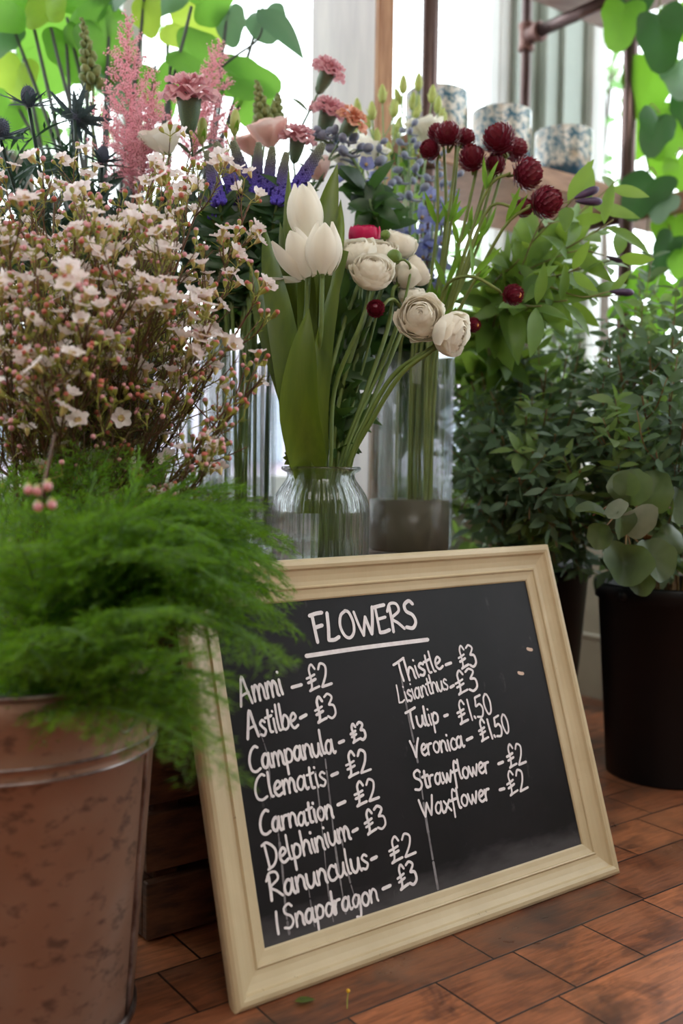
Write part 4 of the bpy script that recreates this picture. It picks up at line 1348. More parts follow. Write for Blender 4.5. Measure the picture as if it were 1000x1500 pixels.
# leaf sprigs on the ranunculus stems
o = thing('parsley_leaf', 'small lobed green leaf resting on the rim of the ribbed jar', 'leaf', at(420, 664, 1.28))
b = MB(); p = at(432, 672, 1.285)
for dx, dz in ((-.9, .1), (-.8, .5), (-.7, -.35), (-.5, .8)):
    b.leaf(p, (dx, -.2, dz), (0, -1, .3), .016, .010, .3, .2, 6)
b.build('blade', M['tulipgreen'], o)
o = thing('fallen_leaf', 'small green leaf lying on the floor under the chalkboard', 'leaf', ground(428, 1.02, .002))
b = MB(); p = bp(.068, 0, 0) * 1; p = np.array([p[0] - BN[0] * 0, p[1], 0]) + np.array([.012, -.012, .003]); b.leaf(p, (.8, .3, .02), (0, 0, 1), .022, .012, .2, .15, 6); b.build('blade', M['tulipgreen'], o)
o = thing('fallen_bud', 'tiny yellow flower bud on a thin stalk, dropped on the floor by the chalkboard', 'flower bud', ground(520, .97, 0))
q = ground(519, .972, .002); b = MB(); b.tube(curve([q + np.array([0, -.01, 0]), q + np.array([.0, -.002, .004]), q + np.array([.001, .004, .009])], 6), .0006, 5); b.build('stalk', M['pedicel'], o)
b = MB(); b.ball(q + np.array([.001, .004, .0105]), .0021, seg=8, rings=6); b.build('bud', M['anther'], o)
# ------------------------------------------------------------------ strawflowers in the tall vase
M['straw'] = surf('strawflower_bract', (134, 40, 58), .32, (92, 24, 42), 60, trans=.15, tcol=(170, 50, 66))
M['strawdisc'] = surf('strawflower_disc', (226, 146, 34), .6, (170, 90, 24), 200)
M['strawstem'] = surf('strawflower_stem', (128, 140, 70), .5, (100, 116, 52), 20)
M['lime'] = surf('lime_leaf', (116, 158, 52), .42, (92, 138, 44), 20, trans=.4, tcol=(156, 200, 60), stretch=(1, 1, .3))


def straw_mesh(seed, open_=0.0, layers=9):
    """papery head of pointed bracts, unit radius, foot at the origin, opening along +z"""
    rd = random.Random(seed); b = MB()
    b.ball((0, 0, .8), .72, seg=12, rings=8, mi=0, sq=1.0)
    for L in range(layers):
        f = L / (layers - 1)
        th = pi * (.86 - .66 * f)
        n = int(9 + 7 * sin(th))
        for k in range(n):
            a = 2 * pi * (k + .5 * (L % 2) + rd.uniform(-.15, .15)) / n
            rad = .78 + .05 * rd.random()
            p = np.array([rad * sin(th) * cos(a), rad * sin(th) * sin(a), .8 + .92 * rad * cos(th)])
            nn = nrm(p - np.array([0, 0, .8])); tg = nrm(Z - nn * (nn @ Z) + 1e-6)
            d = nrm(tg * 1.0 + nn * (.18 + .4 * open_ * (1 - f) + rd.uniform(-.05, .12)))
            b.leaf(p - d * .1, d, nn, .50 * rd.uniform(.85, 1.1), .36, -.5, .25, 5, 1.0, .42)
    if open_ > .4: b.ball((0, 0, 1.44), .30, seg=10, rings=6, mi=1, sq=.6)
    for k in range(7):
        a = k * 2 * pi / 7
        b.leaf((.1 * cos(a), .1 * sin(a), .05), (cos(a), sin(a), .6), (cos(a), sin(a), -1), .4, .16, -.6, .2, 4)
    return b.mesh('strawflower_head', [M['straw'], M['strawdisc']])


SM = [straw_mesh(1), straw_mesh(2, .6), straw_mesh(3, .2)]


def vase_stem(o, top, gd, vase, m, r, h, mat='strawstem', k=28, foot=.02, name='stem', n=7):
    mouth = vase + np.array([m[0], m[1], h]); ft = vase + np.array([m[0] * .85 + .006 * sin(999 * m[0]), m[1] * .8 + .006 * cos(777 * m[1]), foot])
    b = MB(); b.tube(curve([top] + list(gd) + [mouth, ft], k), [r * .75, r, r], n)
    return b.build(name, M[mat], o)


RS = random.Random(31)
straws = (  # label, centre px, radius px, depth, facing, mesh, guide px, mouth
 ('burgundy strawflower at the outer edge of the upper cluster, turned to the lisianthus', (629, 219), 14, 1.46, (-.7, -.4, .35), 2, [(640, 240, 1.47), (640, 330, 1.48), (622, 460, 1.49)], (.0, .0)),
 ('burgundy strawflower topping the thick upright stem beside the delphiniums', (656, 197), 18, 1.45, (-.05, -.2, 1), 0, [(668, 216, 1.46), (655, 330, 1.47), (638, 450, 1.48)], (.012, -.01)),
 ('burgundy strawflower bud crowded behind the head on the thick upright stem', (640, 194), 13, 1.48, (-.4, 0, 1), 2, [(650, 222, 1.48), (652, 330, 1.49), (634, 450, 1.5)], (.006, .01)),
 ('burgundy strawflower beside the thick stem head, in front of a glazed pot', (681, 203), 14, 1.49, (.5, .1, .9), 0, [(670, 225, 1.48), (660, 330, 1.49), (640, 450, 1.5)], (.014, .012)),
 ('open burgundy strawflower hanging below the upper cluster', (691, 231), 18, 1.44, (-.15, -.5, .9), 1, [(697, 252, 1.45), (672, 360, 1.46), (640, 470, 1.48)], (.02, -.02)),
 ('large dark burgundy strawflower highest against the middle glazed pot', (731, 203), 22, 1.44, (-.45, -.35, .8), 1, [(722, 232, 1.45), (690, 340, 1.46), (646, 470, 1.48)], (.026, -.012)),
 ('red-burgundy strawflower tucked behind the large dark one', (755, 219), 16, 1.49, (.7, .2, .6), 0, [(738, 240, 1.48), (704, 350, 1.48), (652, 470, 1.49)], (.028, .01)),
 ('round burgundy strawflower bud below the large dark one', (725, 240), 14, 1.45, (-.2, -.5, .7), 2, [(722, 262, 1.46), (690, 370, 1.47), (650, 480, 1.49)], (.03, .0)),
 ('burgundy strawflower in side view showing its yellow disc, over the shelf edge', (772, 254), 22, 1.42, (.95, -.15, .1), 1, [(745, 255, 1.42), (712, 280, 1.43), (672, 400, 1.45), (645, 490, 1.48)], (.032, -.016)),
 ('big burgundy strawflower leaning furthest out over the clematis leaves', (800, 296), 22, 1.40, (.8, -.45, .1), 0, [(776, 303, 1.40), (740, 330, 1.41), (690, 420, 1.44), (648, 500, 1.47)], (.036, -.02)),
 ('small burgundy strawflower bud between the two big side heads', (767, 304), 13, 1.43, (.5, -.5, .4), 2, [(745, 302, 1.43), (712, 310, 1.44), (670, 420, 1.46), (648, 500, 1.48)], (.034, .004)),
 ('small burgundy strawflower on a hooked stem below the clematis leaves', (752, 432), 14, 1.40, (.6, -.5, -.1), 1, [(728, 424, 1.40), (690, 405, 1.41), (652, 420, 1.44), (636, 490, 1.47)], (.02, -.03)),
 ('small ragged burgundy strawflower next to the lowest drooping ranunculus', (693, 476), 10, 1.40, (.6, -.5, -.1), 1, [(678, 470, 1.41), (655, 485, 1.44)], (.03, -.03)),
 ('dark round strawflower bud hanging in front of the ranunculus stems', (550, 452), 12, 1.27, (-.1, -.8, .35), 2, [(568, 440, 1.29), (582, 444, 1.33), (600, 480, 1.42)], (-.02, -.03)),
)
for (lab, c, rp, d, fc, k, gd, m) in straws:
    r = rp * d / F * 1.12; cc = at(*c, d); f_ = nrm(fc); foot = cc - f_ * r * .85
    o = thing('strawflower', lab, 'flower', V_R + Z * .02, 'burgundy strawflowers in the tall vase')
    place(SM[k], 'bloom', o, foot, f_, rv(RS), r)
    vase_stem(o, foot + f_ * r * .15, [foot - f_ * .008] + [at(*q) for q in gd], V_R, m, .0025, .303)
    if rp > 13:
        b = MB()
        for q in gd[1:]:
            p = at(*q); 
            for _ in range(2):
                b.leaf(p, np.array([RS.uniform(-.4, .7), -.2, RS.uniform(.5, 1)]), (RS.uniform(-1, 1), -1, .2), RS.uniform(.035, .06), .009, RS.uniform(-.2, .5), .3, 7)
        b.build('leaves', M['lime'], o)

# ------------------------------------------------------------------ delphinium, lisianthus behind
M['delbud'] = surf('delphinium_bud', (158, 164, 176), .5, (128, 136, 176), 60, trans=.15)
M['delpetal'] = surf('delphinium_petal', (158, 160, 204), .5, (110, 120, 196), 40, trans=.3, tcol=(170, 176, 224))
M['delstem'] = surf('delphinium_stem', (116, 140, 92), .5)
M['deepleaf'] = surf('dark_leaf', (52, 84, 42), .42, (38, 66, 36), 16, trans=.3, tcol=(90, 136, 50))


def delbud_mesh():
    b = MB(); b.ball((0, 0, .006), .0048, seg=9, rings=7, sq=1.35)
    b.tube(curve([(0, 0, .003), (.001, .004, -.001), (.0, .010, -.004), (0, .014, -.003)], 6), [.002, .0009], 5)
    return b.mesh('delphinium_bud', M['delbud'])


def delflower_mesh():
    b = MB()
    for k in range(5):
        a = 2 * pi * k / 5
        b.leaf((.001 * cos(a), .001 * sin(a), 0), (cos(a), sin(a), .45), (-cos(a) * .4, -sin(a) * .4, 1), .015, .013, -.5, .2, 5, 1, .55)
    b.ball((0, 0, .004), .003, seg=6, rings=4, mi=1)
    b.tube(curve([(0, 0, 0), (.0, .006, -.004), (0, .014, -.006)], 5), [.002, .0008], 5)
    return b.mesh('delphinium_flower', [M['delpetal'], M['waxcup']])


DBU, DFL = delbud_mesh(), delflower_mesh()
RD = random.Random(8)
dels = (('delphinium spike of grey-blue buds standing between the lisianthus and the upper strawflowers', (598, 188), (600, 330), 1.66, .62),
        ('delphinium spike of grey-blue buds behind the hot pink ranunculus', (552, 214), (568, 360), 1.62, .75),
        ('delphinium spike of bluish buds curving over towards the veronica', (462, 205), (552, 330), 1.55, .85),
        ('delphinium spike opening pale lilac flowers behind the strawflower stems', (640, 232), (628, 400), 1.70, .3),
        ('delphinium spike with lilac and blue flowers low behind the cream ranunculus', (664, 262), (622, 440), 1.64, .15))
for (lab, tip, low, d, pb) in dels:
    tp, lw = at(*tip, d), at(*low, d)
    o = thing('delphinium', lab, 'flower', V_R2 + Z * .02, 'delphiniums in the rear vase')
    m = (RD.uniform(-.03, .03), RD.uniform(-.03, .03))
    gd = [lw]
    if tip[0] < 500: gd = [at(478, 208, d), at(516, 232, d), at(536, 280, d), lw]
    mouth = V_R2 + np.array([*m, .325]); ft = V_R2 + np.array([-m[0], -m[1], .02])
    C = curve([tp] + gd + [mouth, ft], 44)
    b = MB(); b.tube(C, [.0016, .003, .003], 6); so = b.build('stem', M['delstem'], o)
    n = 26; ped = MB()
    for i in range(n):
        f = i / n
        q = f * 21; k = int(q); p = C[k] + (C[k + 1] - C[k]) * (q - k)
        a = i * 2.4
        d2 = nrm(np.array([cos(a), sin(a), .25 + .6 * (1 - f)]))
        ln = .008 + .024 * f
        e = p + d2 * ln
        ped.tube(curve([p, p + d2 * ln * .6 + Z * .003, e], 5), .0008, 4)
        if f < pb + RD.uniform(-.1, .1): place(DBU, 'bud', o, e, nrm(d2 * 1 + Z * RD.uniform(-.5, .3)), -Z, 1.05 + .75 * f)
        else: place(DFL, 'blossom', o, e, nrm(d2 + np.array([0, -.3, 0])), -Z, RD.uniform(.9, 1.25))
    ped.build('flower_stalk', M['delstem'], so)
    lf = MB()
    for i in range(15):
        p = C[21 + i]
        for j in range(4):
            lf.leaf(p, rv(RD) + np.array([0, -.3, .3]), (0, -1, .4), RD.uniform(.04, .075), RD.uniform(.018, .03), .6, .2, 6)
    lf.build('leaves', M['deepleaf'], o)

M['lisbud'] = surf('lisianthus_bud', (206, 212, 136), .5, (170, 186, 104), 40, trans=.3, tcol=(226, 232, 150))
M['liswhite'] = surf('lisianthus_petal', (246, 242, 232), .5, (238, 232, 216), 30, trans=.4, tcol=(252, 248, 236))
M['lispink'] = surf('peach_petal', (255, 234, 226), .5, (252, 216, 212), 24, trans=.45, tcol=(255, 234, 226))
M['lisstem'] = surf('lisianthus_stem', (132, 158, 104), .5)


def lisbud_mesh():
    b = MB(); b.ball((0, 0, .012), .0058, seg=10, rings=8, sq=2.3, taper=.35)
    for k in range(4):
        a = k * pi / 2
        b.leaf((.003 * cos(a), .003 * sin(a), 0), (cos(a) * .3, sin(a) * .3, 1), (cos(a), sin(a), -.3), .017, .0025, -.3, .2, 4)
    return b.mesh('lisianthus_bud', M['lisbud'])


def cup_mesh(mat, seed, n=9, nm='cup_bloom'):
    """loose cup-shaped bloom, unit radius"""
    rd = random.Random(seed); b = MB()
    for k in range(n):
        ph = 2 * pi * k / n * 2.0 + rd.random() * .4; inner = .62 if k < n // 3 else 1.0; hh = rd.uniform(1.25, 1.55); fl = rd.uniform(.05, .3); wv = rd.uniform(0, 6)
        def fn(u, v):
            q = -1 + 2 * v
            r = inner * (sin(pi * (.05 + .5 * u)) ** .9 + fl * u ** 4) * (1 + .05 * sin(5 * q + wv) * u)
            a = ph + q * .85 * (.4 + .6 * min(1, 1.6 * u))
            return np.array([r * cos(a), r * sin(a), hh * u - .15 * q * q * u + .05 * sin(4 * q + wv) * u])
        b.grid(fn, 8, 8)
    return b.mesh(nm, mat)


LBU = lisbud_mesh(); LWH = cup_mesh(M['liswhite'], 5, nm='lisianthus_bloom'); LPK = cup_mesh(M['lispink'], 6, 12, nm='peach_bloom')
RL = random.Random(14)
LGR = 'lisianthus stems in the rear vase'
lst = [((560, 150), 1.72), ((590, 136), 1.74), ((612, 132), 1.78), ((632, 150), 1.76), ((545, 175), 1.70), ((576, 170), 1.80), ((604, 160), 1.82), ((524, 170), 1.74), ((640, 165), 1.80)]
for i, (tip, d) in enumerate(lst):
    tp = at(*tip, d)
    o = thing('lisianthus', 'lisianthus stem with upright pale yellow-green buds, crowded between the carnations and the steel pipe', 'flower', V_R2 + Z * .02, LGR)
    m = (RL.uniform(-.045, .03), RL.uniform(-.03, .045)); mouth = V_R2 + np.array([*m, .325]); ft = V_R2 + np.array([-m[0], -m[1], .02])
    low = at(tip[0] * .55 + 590 * .45 - 8, 320, d)
    C = curve([tp, low, mouth, ft], 30)
    b = MB(); b.tube(C, [.0012, .0022, .0024], 6)
    place(LBU, 'bud', o, tp, C[0] - C[1] + Z * .02, rv(RL), 1.25)
    for j in range(3):
        p = C[3 + 2 * j]; e = p + np.array([RL.uniform(-.035, .035), RL.uniform(-.02, .02), RL.uniform(.03, .055)])
        b.tube(curve([p, p * .4 + e * .6 + Z * -.006, e], 6), .0011, 5)
        place(LBU, 'bud', o, e, nrm(e - p) + Z * .6, rv(RL), RL.uniform(.8, 1.25))
    b.build('stem', M['lisstem'], o)
    lf = MB()
    for j in range(7):
        lf.leaf(C[6 + 2 * j], rv(RL) * .6 + Z * .7, (0, -1, .2), RL.uniform(.035, .06), RL.uniform(.012, .02), .5, .25, 6)
    lf.build('leaves', M['lime'] if i % 2 else M['deepleaf'], o)
whites = (('white lisianthus bloom beneath the carnations, among the pale buds', (540, 222), 24, 1.64, 'w', V_R2, .325), ('white lisianthus bloom close to the steel pipe behind the upper strawflowers', (622, 190), 24, 1.74, 'w', V_R2, .325),
          ('white lisianthus bloom beneath the pink carnation that rises through the astilbe', (240, 205), 28, 1.42, 'w', V_A, .52), ('large peach ruffled lisianthus behind the veronica spikes', (393, 196), 26, 1.52, 'p', V_L, .325),
          ('salmon pink lisianthus half hidden behind the large peach one', (366, 212), 20, 1.56, 'p', V_L, .325), ('blush lisianthus low among delphinium buds and the tilted veronica spike', (466, 250), 19, 1.54, 'p', V_L, .325),
          ('pale lisianthus bloom hidden low under the white ones by the pale buds', (505, 232), 18, 1.60, 'w', V_R2, .325))
for (lab, c, rp, d, kd, vs, h) in whites:
    r = rp * d / F; cc = at(*c, d)
    o = thing('lisianthus_bloom', lab, 'flower', vs + Z * .02)
    ax = nrm((RL.uniform(-.4, .4), -.35, .85)); foot = cc - ax * r * .75
    place(LWH if kd == 'w' else LPK, 'bloom', o, foot, ax, rv(RL), r)
    place(CAL, 'calyx', o, foot, ax, (1, 0, .2), .9)
    vase_stem(o, foot, [foot * .6 + (vs + Z * h) * .4 + np.array([0, 0, .02])], vs, (RL.uniform(-.02, .02), RL.uniform(-.02, .02)), .002, h, 'lisstem')

# ------------------------------------------------------------------ carnations
M['carnpetal'] = surf('carnation_petal', (226, 164, 184), .5, (240, 204, 196), 22, trans=.35, tcol=(240, 190, 200), lo=.35, hi=.62)
M['carnpeach'] = surf('carnation_peach', (240, 196, 160), .5, (232, 160, 150), 22, trans=.35, tcol=(246, 196, 164))
M['carncalyx'] = surf('carnation_calyx', (84, 110, 92), .45, (108, 128, 90), 30)


def carnation_mesh(mat, seed):
    """ruffled head over its calyx mouth (the origin); unit = half the head's width"""
    rd = random.Random(seed); b = MB()
    for L in range(5):
        n = (9, 9, 8, 6, 4)[L]; reach = (1.0, .92, .75, .5, .25)[L]; lift = (.28, .5, .68, .8, .85)[L]
        for k in range(n):
            ph = 2 * pi * (k + .5 * (L % 2) + rd.uniform(-.2, .2)) / n; wv = rd.uniform(0, 6); rs = rd.uniform(.85, 1.1)
            def fn(u, v):
                q = -1 + 2 * v
                r = reach * rs * (.14 + .86 * u ** 1.25)
                a = ph + q * (.55 + .2 / (n / 6)) * (.35 + .65 * u)
                tooth = .07 * abs(sin(9 * q + wv)) * (u > .95)
                z = lift * (1 - (1 - u) ** 2) * (1.0 if L > 0 else .9) - .22 * u ** 3 * (1 if L < 2 else .3) + .13 * sin(5.5 * q + wv) * u * u
                return np.array([(r + tooth) * cos(a), (r + tooth) * sin(a), z])
            b.grid(fn, 6, 11)
    return b.mesh('carnation_bloom', mat)


CM = [carnation_mesh(M['carnpetal'], 3), carnation_mesh(M['carnpetal'], 4), carnation_mesh(M['carnpeach'], 5)]


def calyx_cup():
    b = MB(); b.lathe([(.001, -1.25), (.12, -1.22), (.2, -1.1), (.33, -.8), (.42, -.45), (.45, -.15), (.47, .05), (.40, .06), (.2, 0)], (0, 0, 0), 18)
    for k in range(5):
        a = 2 * pi * k / 5; b.leaf((.42 * cos(a), .42 * sin(a), -.1), (cos(a) * .35, sin(a) * .35, 1), (cos(a), sin(a), 0), .36, .3, 0, .1, 4)
    for k in range(4):
        a = pi / 2 * k; b.leaf((.16 * cos(a), .16 * sin(a), -1.2), (cos(a) * .3, sin(a) * .3, 1), (cos(a), sin(a), 0), .5, .3, -.2, .1, 4)
    return b.mesh('carnation_calyx', M['carncalyx'])


CC = calyx_cup()
RC = random.Random(19)
carns = (('dusty pink carnation rising through the pink astilbe plume', (277, 141), (277, 175), 41, 1.40, 1, V_L2, [(282, 230, 1.45), (288, 380, 1.58)]),
         ('dusty pink carnation highest of all, on a bent stem against the white post', (480, 106), (464, 140), 26, 1.55, 0, V_L2, [(452, 165, 1.55), (430, 210, 1.56), (340, 400, 1.62)]),
         ('pink carnation facing up just behind the veronica spikes', (436, 204), (430, 240), 27, 1.50, 1, V_L2, [(424, 280, 1.52), (350, 420, 1.60)]),
         ('pink carnation behind the peach one, lower than the bent stem carnation', (481, 166), (470, 202), 29, 1.56, 0, V_L2, [(462, 260, 1.57), (380, 420, 1.62)]),
         ('peach tinted carnation nearest the bare wooden post edge', (515, 178), (497, 206), 25, 1.52, 2, V_L2, [(478, 240, 1.53), (462, 275, 1.54), (370, 420, 1.61)]))
for (lab, c, cb, rp, d, k, vs, gd) in carns:
    r = rp * d / F; mouth_ = at(*c, d); low = at(*cb, d + .01); ax = nrm(mouth_ - low); mouth_ = mouth_ - ax * r * .1
    o = thing('carnation', lab, 'flower', vs + Z * .02, 'carnations in the glass vase')
    place(CM[k], 'bloom', o, mouth_, ax, rv(RC), r)
    place(CC, 'calyx', o, mouth_, ax, rv(RC), r * .95)
    vase_stem(o, mouth_ - ax * r * 1.1, [at(*q) for q in gd], vs, (RC.uniform(-.02, .02), RC.uniform(-.02, .02)), .002, .32, 'carncalyx')
    b = MB(); p = at(*gd[0])
    b.leaf(p, (.7, -.1, .6), (0, -1, .5), .05, .006, .9, .3, 7); b.leaf(p, (-.6, -.1, .7), (0, -1, .5), .045, .006, .9, .3, 7)
    b.build('leaves', M['carncalyx'], o)

# ------------------------------------------------------------------ veronica
def veronica_mat():
    m_, nt, out = newmat('veronica_spike')
    p = nt.nodes.new('ShaderNodeBsdfPrincipled'); p.inputs['Roughness'].default_value = .6
    sx = nt.nodes.new('ShaderNodeSeparateXYZ'); nt.links.new(coords(nt), sx.inputs[0])
    n = noise(nt, 60, 2); ma = nt.nodes.new('ShaderNodeMath'); ma.operation = 'MULTIPLY_ADD'; ma.inputs[1].default_value = .25
    nt.links.new(n.outputs['Fac'], ma.inputs[0]); nt.links.new(sx.outputs[2], ma.inputs[2])
    r = ramp(nt, ma.outputs[0], [(.1, lin((92, 74, 200))), (.45, lin((92, 76, 164))), (.75, lin((104, 98, 122))), (1.0, lin((136, 142, 118)))])
    nt.links.new(r.outputs[0], p.inputs['Base Color']); nt.links.new(p.outputs[0], out.inputs[0])
    return m_


def veronica_mesh(seed):
    """unit-long spike along z: whorls of buds, open florets low down"""
    rd = random.Random(seed); b = MB()
    b.tube([(0, 0, 0), (0, 0, 1.0)], [.022, .010], 6)
    for i in range(44):
        f = i / 44; z = .02 + .97 * f; rr = .115 * (1 - f) ** .42 + .022
        n = 9 if f < .6 else 7
        for k in range(n):
            a = 2 * pi * (k + .5 * (i % 2)) / n
            r2 = rr * rd.uniform(.85, 1.1)
            if f < .42 and rd.random() < .22:
                b.leaf((.4 * r2 * cos(a), .4 * r2 * sin(a), z), (cos(a), sin(a), .4), (0, 0, 1), r2 * .75, .03, .3, .3, 3)
            else:
                b.ball((.8 * r2 * cos(a), .72 * r2 * sin(a), z), .034 * (1.15 - .6 * f), (cos(a), sin(a), .9), 5, 3, sq=1.6)
    return b.mesh('veronica_spike', VM)


VM = veronica_mat()
VS = [veronica_mesh(1), veronica_mesh(2)]
RV = random.Random(44)
vers = (('veronica spike nearest the astilbe, dark at its leaning tip', (302, 220), (322, 300), 1.40), ('veronica spike second in from the astilbe, leaning with a dark tip', (316, 208), (350, 296), 1.42), ('veronica spike rising beside the yellow lily bud', (340, 206), (368, 292), 1.44),
        ('slim upright veronica spike in front of the large peach lisianthus', (379, 208), (374, 290), 1.43), ('upright veronica spike left of the lone purple one before the pink carnation', (399, 214), (390, 296), 1.42),
        ('short upright veronica spike just above the waxflower with two white blossoms', (420, 222), (405, 300), 1.40), ('veronica spike tilted sideways over the top of the tall tulip leaf', (474, 209), (430, 284), 1.41),
        ('short violet veronica spike low beneath the leaning ones', (300, 262), (312, 320), 1.41))
for (lab, tp, bs, d) in vers:
    a, e = at(*bs, d), at(*tp, d - .01); L = np.linalg.norm(e - a)
    o = thing('veronica', lab, 'flower', V_L + Z * .02, 'veronica in the tall glass vase')
    place(VS[RV.randrange(2)], 'flower_spike', o, a, e - a, rv(RV), L)
    vase_stem(o, a, [at(bs[0] * .7 + 353 * .3, 390, 1.46)], V_L, (RV.uniform(-.03, .036), RV.uniform(-.034, .02)), .003, .326, 'stemgreen')
    lf = MB()
    for j in range(12):
        p = a * (1 - j / 14) + at(345, 480, 1.48) * (j / 14)
        for sg in (-1, 1):
            lf.leaf(p, np.array([sg * RV.uniform(.4, 1), RV.uniform(-.6, .4), RV.uniform(.1, .8)]), (0, -1, .3), RV.uniform(.04, .065), RV.uniform(.010, .017), .5, .25, 6)
    lf.build('leaves', M['deepleaf'], o)

# ------------------------------------------------------------------ astilbe, sea holly, snapdragons
M['astilbe'] = surf('astilbe_floret', (254, 208, 220), .6, (255, 224, 230), 50, trans=.5, tcol=(255, 214, 224))
M['astemp'] = surf('astilbe_stem', (170, 110, 90), .6)
RA = random.Random(3)
asts = (('tall feathery pink astilbe plume standing between the sea holly and the carnation', (186, 22), (196, 285), 1.50, .082), ('looser pale pink astilbe plume behind the carnation with the wide ruffled head', (322, 62), (280, 240), 1.56, .066),
        ('short pink astilbe plume low next to the white lisianthus bloom', (228, 120), (206, 270), 1.47, .045))
for (lab, tp, bs, d, wd) in asts:
    e, a = at(*tp, d), at(*bs, d - .02)
    o = thing('astilbe', lab, 'flower', V_A + Z * .02, 'pink astilbe')
    ax = nrm(e - a); L = np.linalg.norm(e - a); x, y, _ = frame(ax, (1, 0, 0))
    st = MB(); mb = MB()
    st.tube([a, a * .5 + e * .5, e], [.0014, .0006], 5)
    rg = np.random.default_rng(int(tp[0]))
    pts = []
    def plume(p, d_, ln, lvl):
        n = max(3, int(ln / .0026))
        q = p + d_ * (np.linspace(0, 1, n) * ln)[:, None] + (Z * (np.linspace(0, 1, n) ** 2 * ln * .12)[:, None])
        st.tube(q[::max(1, n // 3)], .0004, 3, cap=False)
        rep = 3
        for _ in range(rep): pts.append(q + rg.normal(size=q.shape) * .0014)
        if lvl == 0:
            m_ = int(ln / .006)
            for i in range(m_):
                f = (i + .5) / m_; s_ = nrm(np.cross(d_, rg.normal(size=3)))
                plume(p + d_ * f * ln, nrm(d_ * .7 + s_), ln * .36 * (1 - .6 * f), 1)
    nb = 52
    for i in range(nb):
        f = (i + .5) / nb; ang = i * 2.4
        ln = wd * (1 - f) ** .8 * (.7 + .5 * RA.random()) + .006
        plume(a + ax * L * f, nrm(ax * (.75 + .3 * f) + x * cos(ang) + y * sin(ang)), ln, 0 if ln > .016 else 1)
    B = np.concatenate(pts)
    s3 = .0014 * rg.uniform(.6, 1.3, len(B))[:, None, None]
    oc = np.array([[1, 0, 0], [-.5, .87, 0], [-.5, -.87, 0], [0, 0, 1.3]])
    V = B[:, None, :] + oc[None] * s3 * 1.0
    mb.add(V.reshape(-1, 3), [t for i in range(len(B)) for t in ((4 * i, 4 * i + 1, 4 * i + 3), (4 * i + 1, 4 * i + 2, 4 * i + 3), (4 * i + 2, 4 * i, 4 * i + 3), (4 * i, 4 * i + 2, 4 * i + 1))])
    mb.build('plume', M['astilbe'], o, False)
    st.tube(curve([a, a * .5 + (V_A + Z * .52) * .5, V_A + np.array([RA.uniform(-.03, .03), RA.uniform(-.03, .03), .52]), V_A + Z * .03], 16), .0022, 6)
    st.build('stem', M['astemp'], o)

M['thistle'] = surf('sea_holly_cone', (54, 62, 84), .6, (96, 104, 124), 160)
M['thistlebract'] = surf('sea_holly_bract', (70, 84, 92), .5, (52, 74, 70), 24, trans=.15, tcol=(96, 116, 120))
M['thistleleaf'] = surf('sea_holly_leaf', (40, 66, 52), .5, (30, 52, 48), 14, trans=.2, tcol=(70, 110, 70))


def thistle_meshes():
    b = MB(); b.ball((0, 0, .55), .42, seg=14, rings=10, sq=1.4)
    rd = random.Random(2)
    for i in range(170):
        z = 1 - 2 * (i + .5) / 170; a = i * 2.39996; r = sqrt(1 - z * z)
        p = np.array([.42 * r * cos(a), .42 * r * sin(a), .55 + .588 * z]); n = nrm((r * cos(a), r * sin(a), z * .7))
        b.ball(p, .05, n, 5, 3, sq=1.1); b.leaf(p, n + rv(rd, .15), (0, .2, 1), .22, .02, 0, 0, 3)
    c = MB()
    for k in range(11):
        a = 2 * pi * k / 11 + rd.uniform(-.15, .15); e = rd.uniform(.0, .7); L = rd.uniform(1.2, 1.9)
        d = nrm((cos(a), sin(a), e)); c.leaf((0, 0, 0), d, (0, 0, 1), L, .26, rd.uniform(-.4, .2), .5, 8, 1.2, .35)
        s = np.cross(d, Z)
        for j in range(4):
            for sg in (-1, 1): c.leaf(d * L * (.2 + .17 * j), d * .8 + s * sg, (0, 0, 1), .34, .07, 0, .3, 3)
    return b.mesh('sea_holly_cone', M['thistle']), c.mesh('sea_holly_bracts', M['thistlebract'])


TCN, TBR = thistle_meshes()
RT_ = random.Random(6)
thi = (('blue-grey sea holly thistle with a full cone, standing free against the white window', (42, 148), 24, 1.36, (.05, -.35, 1)), ('blue-grey sea holly thistle cut by the edge of the picture', (2, 196), 26, 1.28, (.3, -.6, .8)),
       ('sea holly thistle seen from behind, its dark spiky collar beside the astilbe', (113, 172), 26, 1.42, (.1, .6, .5)), ('small sea holly thistle low behind the white waxflowers and the astilbe', (150, 232), 20, 1.40, (.2, -.3, .9)))
for (lab, c, rp, d, fc) in thi:
    r = rp * d / F; cc = at(*c, d)
    o = thing('sea_holly', lab, 'flower', V_A + Z * .02, 'sea holly thistles')
    place(TBR, 'bracts', o, cc - nrm(fc) * r * .3, fc, rv(RT_), r * 1.3); place(TCN, 'cone', o, cc - nrm(fc) * r * .3, fc, rv(RT_), r)
    b = MB(); p0 = cc - nrm(fc) * r * .4
    b.tube(curve([p0, p0 * .55 + (V_A + Z * .52) * .45 + Z * .02, V_A + np.array([RT_.uniform(-.04, .04), RT_.uniform(-.04, .04), .52]), V_A + Z * .03], 18), .0026, 6); b.build('stem', M['thistleleaf'], o)
    b = MB()
    for j in range(26):
        f = .05 + .028 * j; p = p0 * (1 - f) + (V_A + Z * .52) * f
        d_ = nrm(rv(RT_) + Z * .3); L = RT_.uniform(.045, .09)
        b.leaf(p, d_, (0, -.5, 1), L, .012, .4, .4, 7, 1.2)
        for q in range(4):
            s = nrm(np.cross(d_, Z))
            for sg in (-1, 1): b.leaf(p + d_ * L * (.3 + .15 * q), d_ + s * sg * .9, (0, -.4, 1), .02, .004, 0, .2, 3)
    b.build('leaves', M['thistleleaf'], o)

